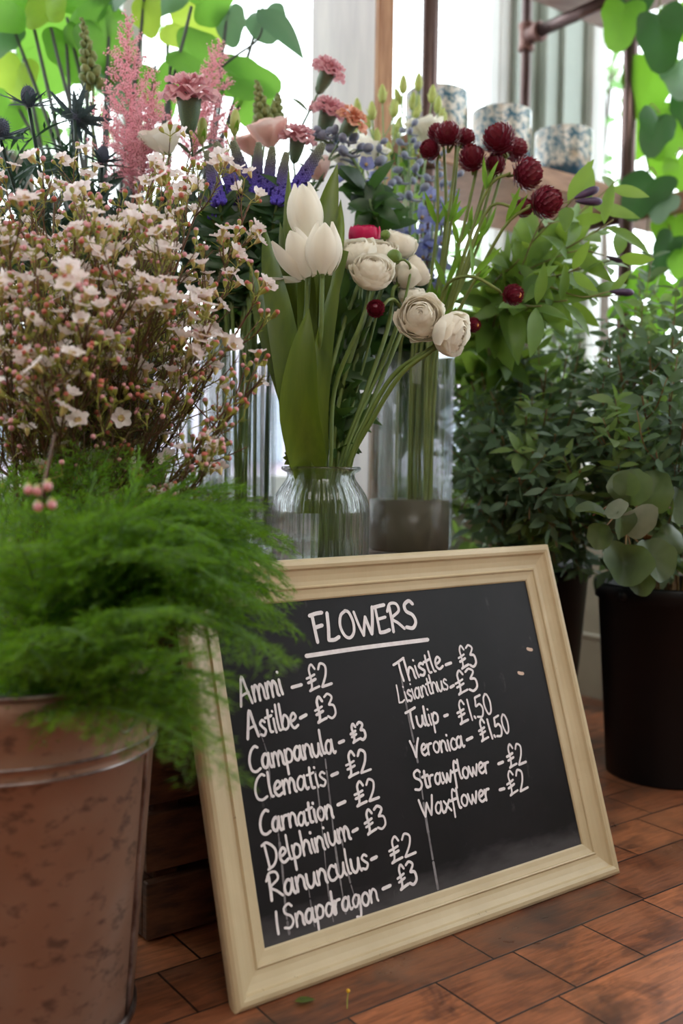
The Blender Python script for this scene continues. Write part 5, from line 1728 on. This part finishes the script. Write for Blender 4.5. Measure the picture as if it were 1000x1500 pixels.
M['snapbud'] = surf('snapdragon_bud', (150, 156, 92), .5, (116, 130, 72), 40, trans=.15)
RN = random.Random(17)
for (lab, tp, bs, d, vs, h) in (('green snapdragon bud spike standing behind the sea holly collar', (120, 26), (136, 125), 1.58, V_A, .52), ('green snapdragon bud spike behind the large peach lisianthus', (376, 118), (388, 190), 1.60, V_L, .325), ('short green snapdragon spike beside the peach lisianthus', (408, 138), (400, 190), 1.62, V_L, .325)):
    e, a = at(*tp, d), at(*bs, d); o = thing('snapdragon', lab, 'flower', vs + Z * .02)
    ax = nrm(e - a); L = np.linalg.norm(e - a); x, y, _ = frame(ax, (1, 0, 0)); mb = MB()
    for i in range(34):
        f = i / 34; g_ = i * 2.4; r = .012 * (1.1 - f); p = a + ax * L * f + (x * cos(g_) + y * sin(g_)) * r
        mb.ball(p, .0062 * (1.25 - .8 * f), nrm(ax + x * cos(g_) + y * sin(g_)), 7, 5, sq=1.35)
    mb.build('bud_spike', M['snapbud'], o)
    b = MB(); b.tube(curve([e, a, a * .5 + (vs + Z * h) * .5, vs + np.array([RN.uniform(-.02, .02), RN.uniform(-.02, .02), h]), vs + Z * .03], 20), .0022, 6); b.build('stem', M['stemgreen'], o)
for (lab, c, d, vs, h) in (('pale yellow lily bud standing above the leaning veronica spikes', (344, 180), 1.46, V_L, .325), ('small yellow lily bud below the wide pink carnation', (296, 192), 1.44, V_L, .325)):
    p = at(*c, d); o = thing('lily_bud', lab, 'flower bud', vs + Z * .02)
    b = MB(); b.ball(p, .0075, (.05, 0, 1), 10, 9, sq=2.6, taper=-.1); b.build('bud', M['lisbud'], o)
    b = MB()
    for k in range(4):
        a = k * pi / 2 + .4; b.leaf(p - Z * .018, (cos(a) * .5, sin(a) * .5, 1), (cos(a), sin(a), 0), .024, .007, -.4, .3, 5)
    b.build('calyx', M['lime'], o)
    vase_stem(o, p - Z * .018, [p * .6 + (vs + Z * h) * .4], vs, (RN.uniform(-.02, .02), RN.uniform(-.02, .02)), .0018, h, 'lisstem')

# ------------------------------------------------------------------ dark leafy filler between the vases
M['filler'] = surf('filler_leaf', (44, 72, 36), .42, (30, 54, 30), 16, trans=.22, tcol=(80, 116, 44))
RG = random.Random(29)
for (tp, d, vs, m) in (((500, 380), 1.62, V_R2, (-.05, -.02)), ((478, 440), 1.60, V_R2, (-.055, .0)), ((520, 450), 1.58, V_R2, (-.05, -.03)), ((412, 330), 1.62, V_L, (.04, .02)), ((398, 380), 1.58, V_L, (.044, .0)), ((330, 330), 1.58, V_L, (-.03, .03)), ((540, 420), 1.66, V_R2, (-.03, .02)), ((455, 390), 1.66, V_L, (.046, .01)), ((505, 430), 1.56, V_R2, (-.058, -.02)), ((490, 480), 1.54, V_R2, (-.058, .01)), ((516, 500), 1.55, V_R2, (-.05, -.035)), ((474, 490), 1.56, V_L, (.048, -.01)), ((530, 480), 1.60, V_R2, (-.045, .03)), ((482, 400), 1.58, V_L, (.047, .012))):
    e = at(*tp, d)
    o = thing('leafy_sprig', 'dark leafy filler sprig showing between the veronica, the tulip leaves and the ranunculus stalks', 'foliage', vs + Z * .02, 'dark leafy stems between the vases')
    mouth = vs + np.array([*m, .322]); C = curve([e, e * .55 + mouth * .45 + np.array([0, 0, -.01]), mouth, vs + np.array([m[0] * .8, m[1] * .8, .02])], 30)
    b = MB(); b.tube(C, [.0014, .0026], 6); b.build('stem', M['deepleaf'], o)
    mb = MB()
    for i in range(20):
        k = int(i * 1.05); p = C[k]; t = nrm(C[k] - C[k + 1])
        for j in range(3):
            mb.leaf(p, rv(RG, .8) + t * .5, np.array([0, -1, .3]) + rv(RG, .4), RG.uniform(.045, .08), RG.uniform(.018, .03), .5, .2, 6)
    mb.build('foliage', M['filler'], o)

for (tp, d) in (((20, 246), 1.46), ((70, 262), 1.50), ((112, 250), 1.52), ((150, 285), 1.50), ((205, 292), 1.52), ((250, 290), 1.54), ((285, 310), 1.5), ((50, 325), 1.44), ((175, 330), 1.46), ((225, 350), 1.46), ((110, 330), 1.44), ((-5, 300), 1.44), ((290, 380), 1.5)):
    e = at(*tp, d)
    o = thing('sea_holly_sprig', 'dark blue-green sea holly sprig with narrow toothed leaves, filling the gaps behind the waxflowers', 'foliage', V_A + Z * .02, 'leafy sea holly stems')
    mo = V_A + np.array([RG.uniform(-.04, .04), RG.uniform(-.04, .04), .52]); C = curve([e, e * .55 + mo * .45, mo, V_A + Z * .03], 28)
    b = MB(); b.tube(C, [.0014, .0026], 6); b.build('stem', M['thistleleaf'], o)
    mb = MB()
    for i in range(15):
        p = C[i]; t = nrm(C[i] - C[i + 1])
        for j in range(4):
            d_ = nrm(rv(RG, .8) + t * .7); L = RG.uniform(.035, .07)
            mb.leaf(p, d_, np.array([0, -1, .4]) + rv(RG, .4), L, .014, .4, .35, 7, 1.1)
            s_ = nrm(np.cross(d_, np.array([0, -1., .3])))
            for q in (.35, .6):
                for sg in (-1, 1): mb.leaf(p + d_ * L * q, d_ + s_ * sg * .9, (0, -1, .3), .016, .004, 0, .2, 3)
    mb.build('foliage', M['thistleleaf'], o)
# ------------------------------------------------------------------ clematis foliage
M['clem'] = surf('clematis_leaf', (110, 142, 70), .42, (84, 120, 56), 12, trans=.38, tcol=(160, 190, 70))
M['clemstem'] = surf('clematis_stem', (132, 124, 78), .5)
M['clembud'] = surf('clematis_bud', (70, 52, 86), .45, (94, 70, 104), 50)
RK = random.Random(9)


def twirl(o, C, mat, R, n, L, W, start=.25, pairs=True, bend=.4, face=(0, -1, .4), spread=1.0, tipw=1.0, widest=.42, name='foliage'):
    mb = MB(); k = len(C)
    for i in range(n):
        f = start + (1 - start) * (i + .5) / n
        q = f * (k - 1); j = min(k - 2, int(q)); p = C[j] + (C[j + 1] - C[j]) * (q - j); t = nrm(C[j + 1] - C[j])
        a = R.uniform(0, 2 * pi) if not pairs else i * pi / 2 + R.uniform(-.4, .4)
        x, y, _ = frame(t, (1, 0, .2))
        for sg in ((1, -1) if pairs else (1,)):
            s_ = (x * cos(a) + y * sin(a)) * sg
            d = nrm(s_ * spread + t * R.uniform(.35, .9) + rv(R, .15))
            up = np.array(face) + rv(R, .45) + t * .2
            l = L * R.uniform(.7, 1.2) * (1 - .35 * max(0, f - .6) / .4)
            mb.leaf(p, d, up, l, W * l / L * R.uniform(.85, 1.15), bend * R.uniform(.2, 1.6), R.uniform(.1, .3), 7, tipw, widest, .003)
    return mb.build(name, mat, o)


cl_t = [((905, 262), 1.62), ((898, 322), 1.55), ((918, 372), 1.58), ((905, 432), 1.55), ((840, 290), 1.50), ((848, 392), 1.48), ((792, 448), 1.46), ((868, 350), 1.64), ((760, 380), 1.55), ((830, 440), 1.52)]
CB = BB2 + np.array([-.03, -.04, .14])
for i, (tp, d) in enumerate(cl_t):
    e = at(*tp, d); mid = at(690 + (tp[0] - 690) * .35, 470 + (tp[1] - 470) * .3 , 1.66)
    o = thing('clematis_spray', 'leafy clematis spray with long pale green leaves, reaching past the strawflowers towards the pipe', 'foliage', CB, 'clematis stems')
    C = curve([CB + rv(RK, .015), at(722, 620, 1.86), mid, e], 26)
    b = MB(); b.tube(C, [.0022, .0012], 6); b.build('stem', M['clemstem'], o)
    twirl(o, C, M['clem'], RK, 10, .108, .034, .38, True, .5, (-.1, -.7, .6), .8)
for (c, ax, d) in (((846, 290), (.85, 0, .45), 1.50), ((856, 288), (.95, 0, .05), 1.495), ((893, 378), (.9, 0, -.35), 1.58), ((892, 428), (1, 0, -.05), 1.54), ((818, 292), (.8, 0, .1), 1.46)):
    pass
for (lab, c, ax, d, r) in (('forked purple clematis bud pointing at the pipe joint', (842, 290), (.9, 0, .38), 1.50, .0062), ('slim purple clematis bud crossing the steel pipe', (884, 374), (.9, 0, -.3), 1.58, .004), ('dark purple clematis bud in front of the lower steel pipe', (893, 427), (1, 0, -.04), 1.54, .0058)):
    p = at(*c, d); x = nrm(ax); o = thing('clematis_bud', lab, 'flower bud', at(760, 400, 1.55))
    b = MB(); b.ball(p + x * .018, r, x, 9, 8, sq=3.4, taper=-.45)
    if 'forked' in lab: b.ball(p + nrm((1, -.1, .02)) * .02 - Z * .006, r, (1, 0, .0), 9, 8, sq=3.4, taper=-.45)
    b.build('bud', M['clembud'], o)
    b = MB(); b.tube(curve([p, p - x * .05 - Z * .01, at(760, 400, 1.57)], 10), .0012, 5); b.build('stem', M['clemstem'], o)
# ------------------------------------------------------------------ eucalyptus
M['euc'] = surf('eucalyptus_leaf', (98, 122, 96), .5, (72, 98, 70), 14, trans=.25, tcol=(120, 150, 80))
M['eucyoung'] = surf('eucalyptus_young_leaf', (124, 146, 84), .48, (96, 124, 72), 16, trans=.32, tcol=(150, 186, 80))
M['euctwig'] = surf('eucalyptus_twig', (140, 112, 62), .55, (120, 84, 60), 20)
RE = random.Random(71)
E1 = 'small-leaved eucalyptus branch standing in the black bucket by the wall, behind the chalkboard corner'
E2 = 'small-leaved eucalyptus branch rising from the black bucket on the bare floor, towards the window plant'
E3_ = 'small-leaved eucalyptus branch hanging low over a black bucket rim beside the chalkboard'
et = []
for (px, py, d) in ((690, 560, 1.72), (720, 520, 1.80), (745, 480, 1.95), (770, 500, 1.85), (800, 540, 1.70), (830, 520, 1.80), (700, 620, 1.66), (735, 640, 1.60), (770, 610, 1.60), (800, 600, 1.58), (690, 690, 1.68), (720, 700, 1.60), (820, 470, 1.95), (850, 500, 1.85),
                    (760, 560, 1.75), (715, 590, 1.85), (780, 660, 1.56), (840, 600, 1.64), (690, 520, 1.9), (675, 590, 1.85), (740, 560, 1.9), (672, 650, 1.8)):
    et.append((E1, 'eucalyptus by the wall', BB2, px, py, d))
for (px, py, d) in ((870, 560, 1.62), (905, 520, 1.66), (930, 450, 1.75), (950, 500, 1.60), (985, 470, 1.65), (1010, 520, 1.6), (900, 600, 1.55), (940, 580, 1.5), (980, 570, 1.5), (1000, 620, 1.48), (920, 640, 1.48), (880, 640, 1.55), (960, 660, 1.46), (935, 400, 1.85),
                    (1000, 420, 1.8), (860, 620, 1.62), (1015, 690, 1.5), (905, 470, 1.85), (960, 540, 1.72)):
    et.append((E2, 'eucalyptus on the bare floor', BB1, px, py, d))
for (px, py, d) in ((740, 740, 1.58), (700, 740, 1.62), (775, 760, 1.58), (815, 800, 1.62), (830, 740, 1.60), (800, 715, 1.52), (760, 700, 1.52), (850, 690, 1.54), (820, 690, 1.60), (735, 770, 1.68), (690, 780, 1.72), (780, 790, 1.7), (828, 838, 1.72), (858, 805, 1.72), (842, 790, 1.66), (868, 770, 1.74), (812, 825, 1.80), (850, 840, 1.84), (715, 765, 1.66), (675, 745, 1.78), (760, 790, 1.74), (800, 760, 1.62)):
    et.append((E3_, 'eucalyptus over the bucket rim', BB2, px, py, d))
for (px, py, d) in ((660, 540, 1.95), (705, 545, 1.75), (735, 600, 1.7), (790, 570, 1.9), (825, 610, 1.75), (845, 560, 1.9), (810, 640, 1.7), (680, 720, 1.75), (760, 520, 2.0), (700, 500, 2.0), (775, 640, 1.75), (730, 680, 1.7), (850, 640, 1.8), (790, 450, 2.0)):
    et.append((E1, 'eucalyptus by the wall', BB2, px, py, d))
for (px, py, d) in ((885, 500, 1.8), (925, 540, 1.7), (965, 500, 1.75), (995, 560, 1.65), (945, 620, 1.6), (910, 680, 1.6), (890, 580, 1.7), (975, 620, 1.6), (1010, 580, 1.7), (1005, 470, 1.8), (930, 500, 1.85), (870, 520, 1.9)):
    et.append((E2, 'eucalyptus on the bare floor', BB1, px, py, d))
for i, (lab, grp, bbk, px, py, d) in enumerate(et):
    e = at(px, py, d); b0 = bbk + np.array([RE.uniform(-.05, .05), RE.uniform(-.05, .05), .12])
    o = thing('eucalyptus_branch', lab, 'foliage', b0, grp)
    hor = e - bbk; hor[2] = 0
    rim = bbk + nrm(hor) * min(.07, np.linalg.norm(hor)) + Z * .37
    C = curve([b0, rim, rim * .45 + e * .55 + Z * (.03 if e[2] > .5 else .10), e], 24)
    b = MB(); b.tube(C, [.003, .0012], 6)
    young = i % 4 == 0
    tw = []
    for j in range(6):
        k = 8 + int(j * 2.4); t = nrm(C[k + 1] - C[k]); dd = nrm(t + rv(RE, .6) + Z * .1); ln = RE.uniform(.06, .11)
        tw.append(curve([C[k], C[k] + dd * ln * .5 + rv(RE, .006), C[k] + dd * ln + Z * .008], 8)); b.tube(tw[-1], [.0013, .0007], 5)
    b.build('stem', M['euctwig'], o)
    mb = MB()
    for (cv, n, st) in [(C, 15, .3)] + [(c, 7, .15) for c in tw]:
        kk = len(cv)
        for q in range(n):
            f = st + (1 - st) * (q + .6) / n; z = f * (kk - 1); j = min(kk - 2, int(z)); p = cv[j] + (cv[j + 1] - cv[j]) * (z - j); t = nrm(cv[j + 1] - cv[j])
            x, y, _ = frame(t, (1, 0, .2)); a = q * pi / 2 + RE.uniform(-.4, .4)
            for sg in (1, -1):
                d_ = nrm((x * cos(a) + y * sin(a)) * sg + t * RE.uniform(.3, .8)); l = RE.uniform(.025, .041)
                mb.leaf(p, d_, np.array([0, -.5, .8]) + rv(RE, .5), l, l * RE.uniform(.34, .5), RE.uniform(-.2, .8), RE.uniform(.0, .3), 5, .9, .4, .002)
    mb.build('foliage', M['eucyoung'] if young else M['euc'], o)

# round-leaved eucalyptus, each big leaf its own part
M['roundleaf'] = surf('round_eucalyptus_leaf', (84, 100, 62), .45, (60, 78, 46), 18, trans=.25, tcol=(112, 132, 44))
M['roundpale'] = surf('round_leaf_underside', (138, 144, 126), .55, (104, 112, 92), 18, trans=.2, tcol=(150, 156, 110))
RR = random.Random(5)


def round_leaf(o, c, r, face, tipdir, mat, name='leaf', lobes=0.0, seed=0, nr=5, na=24, dome=.15, heart=0.0, fold=.0):
    """broad leaf with its own outline; c = middle, face = the side it shows, tipdir = where its tip points"""
    rd = random.Random(seed); mb = MB()
    f_ = nrm(face); t = np.asarray(tipdir, float); t = nrm(t - f_ * (t @ f_)); s_ = np.cross(f_, t)
    ph = [rd.uniform(0, 6) for _ in range(3)]
    V = [np.asarray(c) + f_ * r * dome]
    for i in range(1, nr + 1):
        u = i / nr
        for j in range(na):
            a = 2 * pi * j / na
            R_ = r * (1 + .07 * sin(2 * a + ph[0]) + .04 * sin(3 * a + ph[1]) + .035 * sin(7 * a + ph[2]))
            if lobes: R_ *= 1 + lobes * (abs(cos(2.5 * a)) ** .7 - .5)
            if heart:
                R_ *= .78 + .62 * max(0, cos(a)) ** 9 * heart + .12 * max(0, cos(a)) ** 2 + .12 * abs(sin(a)) - .42 * heart * max(0, -cos(a)) ** 8
            w = R_ * u
            p = np.asarray(c) + t * w * cos(a) + s_ * w * sin(a)
            h = dome * (1 - u * u) + fold * abs(sin(a)) * u + .05 * sin(3 * a + ph[2]) * u * u
            V.append(p + f_ * r * h)
    Fc = [(0, 1 + j, 1 + (j + 1) % na) for j in range(na)]
    for i in range(nr - 1):
        b_ = 1 + i * na
        Fc += [(b_ + j, b_ + na + j, b_ + na + (j + 1) % na, b_ + (j + 1) % na) for j in range(na)]
    mb.add(V, Fc)
    return mb.build(name, M[mat], o)


re_ = (('round-leaved eucalyptus sprig with big grey-green leaves over the black bucket rim', ((925, 720, 38, 1.42, (-.3, -1, .3), (0, 0, 1), 'roundleaf'), (958, 728, 40, 1.47, (.2, -1, .2), (.2, 0, 1), 'roundleaf'), (918, 712, 24, 1.39, (-.6, -.9, .3), (0, 0, 1), 'roundleaf'), (985, 745, 34, 1.5, (.5, -.8, .2), (.5, 0, .8), 'roundleaf'))),
       ('round-leaved eucalyptus sprig with curled pale undersides showing', ((930, 765, 36, 1.40, (.2, -.8, -.5), (.4, 0, .6), 'roundpale'), (905, 748, 24, 1.37, (-.3, -.9, .5), (-.6, 0, .4), 'roundpale'), (908, 762, 28, 1.385, (.1, -1, .1), (.2, 0, -1), 'roundleaf'), (868, 755, 26, 1.40, (-.4, -.7, .7), (-1, 0, .2), 'roundleaf'), (878, 782, 24, 1.39, (-.5, -.9, .1), (0, 0, -1), 'roundleaf'))),
       ('round-leaved eucalyptus sprig drooping in front of the black bucket', ((915, 822, 44, 1.45, (-.1, -1, .2), (-.1, 0, -1), 'roundleaf'), (955, 815, 40, 1.47, (.3, -1, .2), (.3, 0, -1), 'roundleaf'), (975, 790, 30, 1.5, (.5, -.8, .4), (.6, 0, -.6), 'roundleaf'), (935, 850, 26, 1.47, (.1, -1, -.1), (.1, 0, -1), 'roundleaf'))))
for i, (lab, lv) in enumerate(re_):
    b0 = BB1 + np.array([-.03, -.03, .15]); o = thing('round_eucalyptus', lab, 'foliage', b0)
    c0 = at(lv[0][0], lv[0][1], lv[0][3] + .04)
    C = curve([b0, BB1 + np.array([-.05, -.06, .38]), c0 + np.array([.02, .05, -.02 if i == 0 else .05]), c0], 18)
    b = MB(); b.tube(C, [.003, .0015], 6)
    for q in lv[1:]: b.tube(curve([C[13], at(q[0], q[1], q[3] + .02)], 6), .0012, 5)
    b.build('stem', M['euctwig'], o)
    for j, (px, py, rp, d, fc, tdir, mt) in enumerate(lv):
        round_leaf(o, at(px, py, d), rp * d / F * .9, np.array(fc) + rv(RR, .28), tdir, mt, 'leaf', 0, 10 * i + j, dome=RR.uniform(-.25, .35), fold=RR.uniform(.1, .6), heart=.35)

# ------------------------------------------------------------------ big-leaved houseplant against the window
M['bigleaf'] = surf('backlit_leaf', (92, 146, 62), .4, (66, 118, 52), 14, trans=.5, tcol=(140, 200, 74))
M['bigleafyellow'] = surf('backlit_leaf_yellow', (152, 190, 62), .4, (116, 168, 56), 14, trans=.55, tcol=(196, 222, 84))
M['bigleafgrey'] = surf('shaded_leaf', (98, 132, 104), .4, (80, 116, 92), 6, trans=.3, tcol=(120, 168, 110))  # greyer copy of the backlit leaf, shade put into its colour
M['petiole'] = surf('dark_petiole', (70, 76, 72), .5)
M['terracotta'] = surf('terracotta', (150, 92, 66), .8, (130, 78, 56), 12)
HP = ground(180, 1.80, .40)
hp = thing('houseplant', 'big-leaved houseplant with lobed backlit leaves on dark stalks, filling the window behind the thistles', 'plant', HP)
b = MB(); b.lathe([(.001, .0), (.06, 0), (.078, .13), (.084, .13), (.084, .155), (.076, .155), (.07, .13), (.001, .12)], HP, 40); b.build('pot', M['blackplastic'], hp, fixn=True)
RH = random.Random(2)
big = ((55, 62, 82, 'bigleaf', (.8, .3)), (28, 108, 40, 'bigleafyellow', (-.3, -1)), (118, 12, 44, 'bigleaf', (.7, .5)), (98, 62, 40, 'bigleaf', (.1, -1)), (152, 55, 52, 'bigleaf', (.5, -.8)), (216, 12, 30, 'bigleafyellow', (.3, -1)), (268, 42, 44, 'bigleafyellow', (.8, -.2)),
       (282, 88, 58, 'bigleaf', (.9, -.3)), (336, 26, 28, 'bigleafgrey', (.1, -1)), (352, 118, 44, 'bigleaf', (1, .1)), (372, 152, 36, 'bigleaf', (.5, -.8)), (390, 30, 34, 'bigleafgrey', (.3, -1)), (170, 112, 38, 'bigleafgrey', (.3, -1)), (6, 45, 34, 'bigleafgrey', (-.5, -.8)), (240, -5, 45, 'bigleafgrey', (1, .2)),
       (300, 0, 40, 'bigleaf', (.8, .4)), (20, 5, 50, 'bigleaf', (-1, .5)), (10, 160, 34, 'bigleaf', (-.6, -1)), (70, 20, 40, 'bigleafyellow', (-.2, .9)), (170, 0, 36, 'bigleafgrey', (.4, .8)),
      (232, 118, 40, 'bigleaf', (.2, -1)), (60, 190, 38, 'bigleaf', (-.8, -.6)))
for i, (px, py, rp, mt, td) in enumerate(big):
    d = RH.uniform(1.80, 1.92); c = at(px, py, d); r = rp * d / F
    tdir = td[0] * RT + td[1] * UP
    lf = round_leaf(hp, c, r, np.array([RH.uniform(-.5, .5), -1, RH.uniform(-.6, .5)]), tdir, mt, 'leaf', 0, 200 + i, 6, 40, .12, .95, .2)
    base = HP + np.array([RH.uniform(-.03, .03), RH.uniform(-.03, .03), .12]); at0 = c - nrm(tdir) * r * .55
    b = MB(); b.tube(curve([base, base * .45 + at0 * .55 + np.array([RH.uniform(-.04, .04), .01, .06]), at0], 14), [.0055, .003], 6)
    so = b.build('leaf_stalk', M['petiole'], lf)
e = at(376, 14, 1.78); b = MB(); b.leaf(e, at(465, 88, 1.76) - e, (.3, -1, .4), .122, .058, .35, .25, 10, .8, .3, nv=5); lf = b.build('leaf', M['bigleafgrey'], hp, label='long grey-green pointed leaf against the whitewashed post')
b = MB(); b.tube(curve([HP + np.array([.04, 0, .13]), at(300, 150, 1.80), at(330, 95, 1.79), at(376, 60, 1.78), e + np.array([.012, 0, -.02])], 16), [.003, .0018], 6); b.build('leaf_stalk', M['petiole'], lf)

# ------------------------------------------------------------------ trailing plant by the pipe
M['vineleaf'] = surf('vine_leaf', (92, 150, 50), .4, (70, 124, 44), 16, trans=.5, tcol=(146, 208, 58))
M['vinedark'] = surf('vine_leaf_shaded', (58, 100, 54), .4, (46, 86, 46), 6, trans=.25, tcol=(80, 140, 60))  # darker copy of the vine leaf with the shade painted in
M['vinegrey'] = surf('vine_leaf_underside', (140, 168, 150), .5, (120, 150, 130), 6, trans=.3, tcol=(150, 190, 150))
VP = room(1.50, .64, 1.75)
tp_ = thing('trailing_plant', 'trailing heart-leaved plant hanging down from the top board beside the steel pipe', 'plant', VP)
b = MB(); b.lathe([(.001, 0), (.06, 0), (.08, .13), (.085, .13), (.085, .155), (.076, .155), (.07, .13), (.001, .12)], VP + U * .06 + N * .03, 40); b.build('pot', M['terracotta'], tp_, fixn=True)
vl = ((912, 22, 40, 'vineleaf', (-.2, -1), 2.16), (965, 40, 46, 'vinedark', (.3, -1), 2.14), (955, 112, 48, 'vineleaf', (-.4, -1), 2.24), (992, 105, 34, 'vinegrey', (.2, -1), 2.2), (960, 183, 36, 'vinedark', (-.3, -1), 2.18), (985, 185, 44, 'vineleaf', (-.6, -.8), 2.26), (938, 190, 30, 'vineleaf', (-.1, -1), 2.4),
      (950, 276, 44, 'vinedark', (-.6, -1), 2.2), (972, 298, 26, 'vinegrey', (-.3, -1), 2.18), (990, 330, 40, 'vineleaf', (.1, -1), 2.24), (995, 245, 30, 'vineleaf', (.3, -1), 2.2), (978, 360, 34, 'vinedark', (-.3, -1), 2.22), (950, 410, 34, 'vineleaf', (-.7, -.5), 2.26), (985, 430, 40, 'vineleaf', (.1, -1), 2.2),
      (955, 470, 34, 'vineleaf', (-.3, -1), 2.3), (1000, 20, 40, 'vineleaf', (.4, -1), 2.2), (930, -5, 40, 'vinedark', (-.3, -.6), 2.2), (1010, 150, 36, 'vinedark', (.2, -1), 2.22), (925, 445, 26, 'vineleaf', (-.8, -.4), 2.28), (1010, 380, 36, 'vineleaf', (.2, -1), 2.2), (968, 235, 26, 'vineleaf', (.1, -1), 2.3))
RVv = random.Random(12)
for k, x0 in enumerate((945, 975, 1000)):
    b = MB(); b.tube(curve([VP + U * .06 + N * .02 + Z * .14, VP + Z * .15 - N * (.08 + .05 * k) - U * .03, at(x0, -60, 2.24), at(x0 - 12, 120, 2.27), at(x0 + 6, 280, 2.25), at(x0 - 10, 430 + 20 * k, 2.27)], 34), [.003, .0016], 6); b.build('stem', M['clemstem'], tp_)
for i, (px, py, rp, mt, td, d) in enumerate(vl):
    c = at(px, py, d); r = rp * d / F; tdir = td[0] * RT + td[1] * UP
    lf = round_leaf(tp_, c, r * .95, np.array([RVv.uniform(-.6, .4), -1, RVv.uniform(-.4, .5)]), tdir, mt, 'leaf', 0, 400 + i, 6, 32, .1, .9, .15)
    x0 = min((945, 975, 1000), key=lambda q: abs(q - px)); a0_ = c - nrm(tdir) * r * .5
    b = MB(); b.tube(curve([a0_, a0_ * .5 + at(x0, py - 30, 2.26) * .5 + Z * .01, at(x0, py - 20, 2.26)], 8), .0016, 5); b.build('leaf_stalk', M['clemstem'], lf)
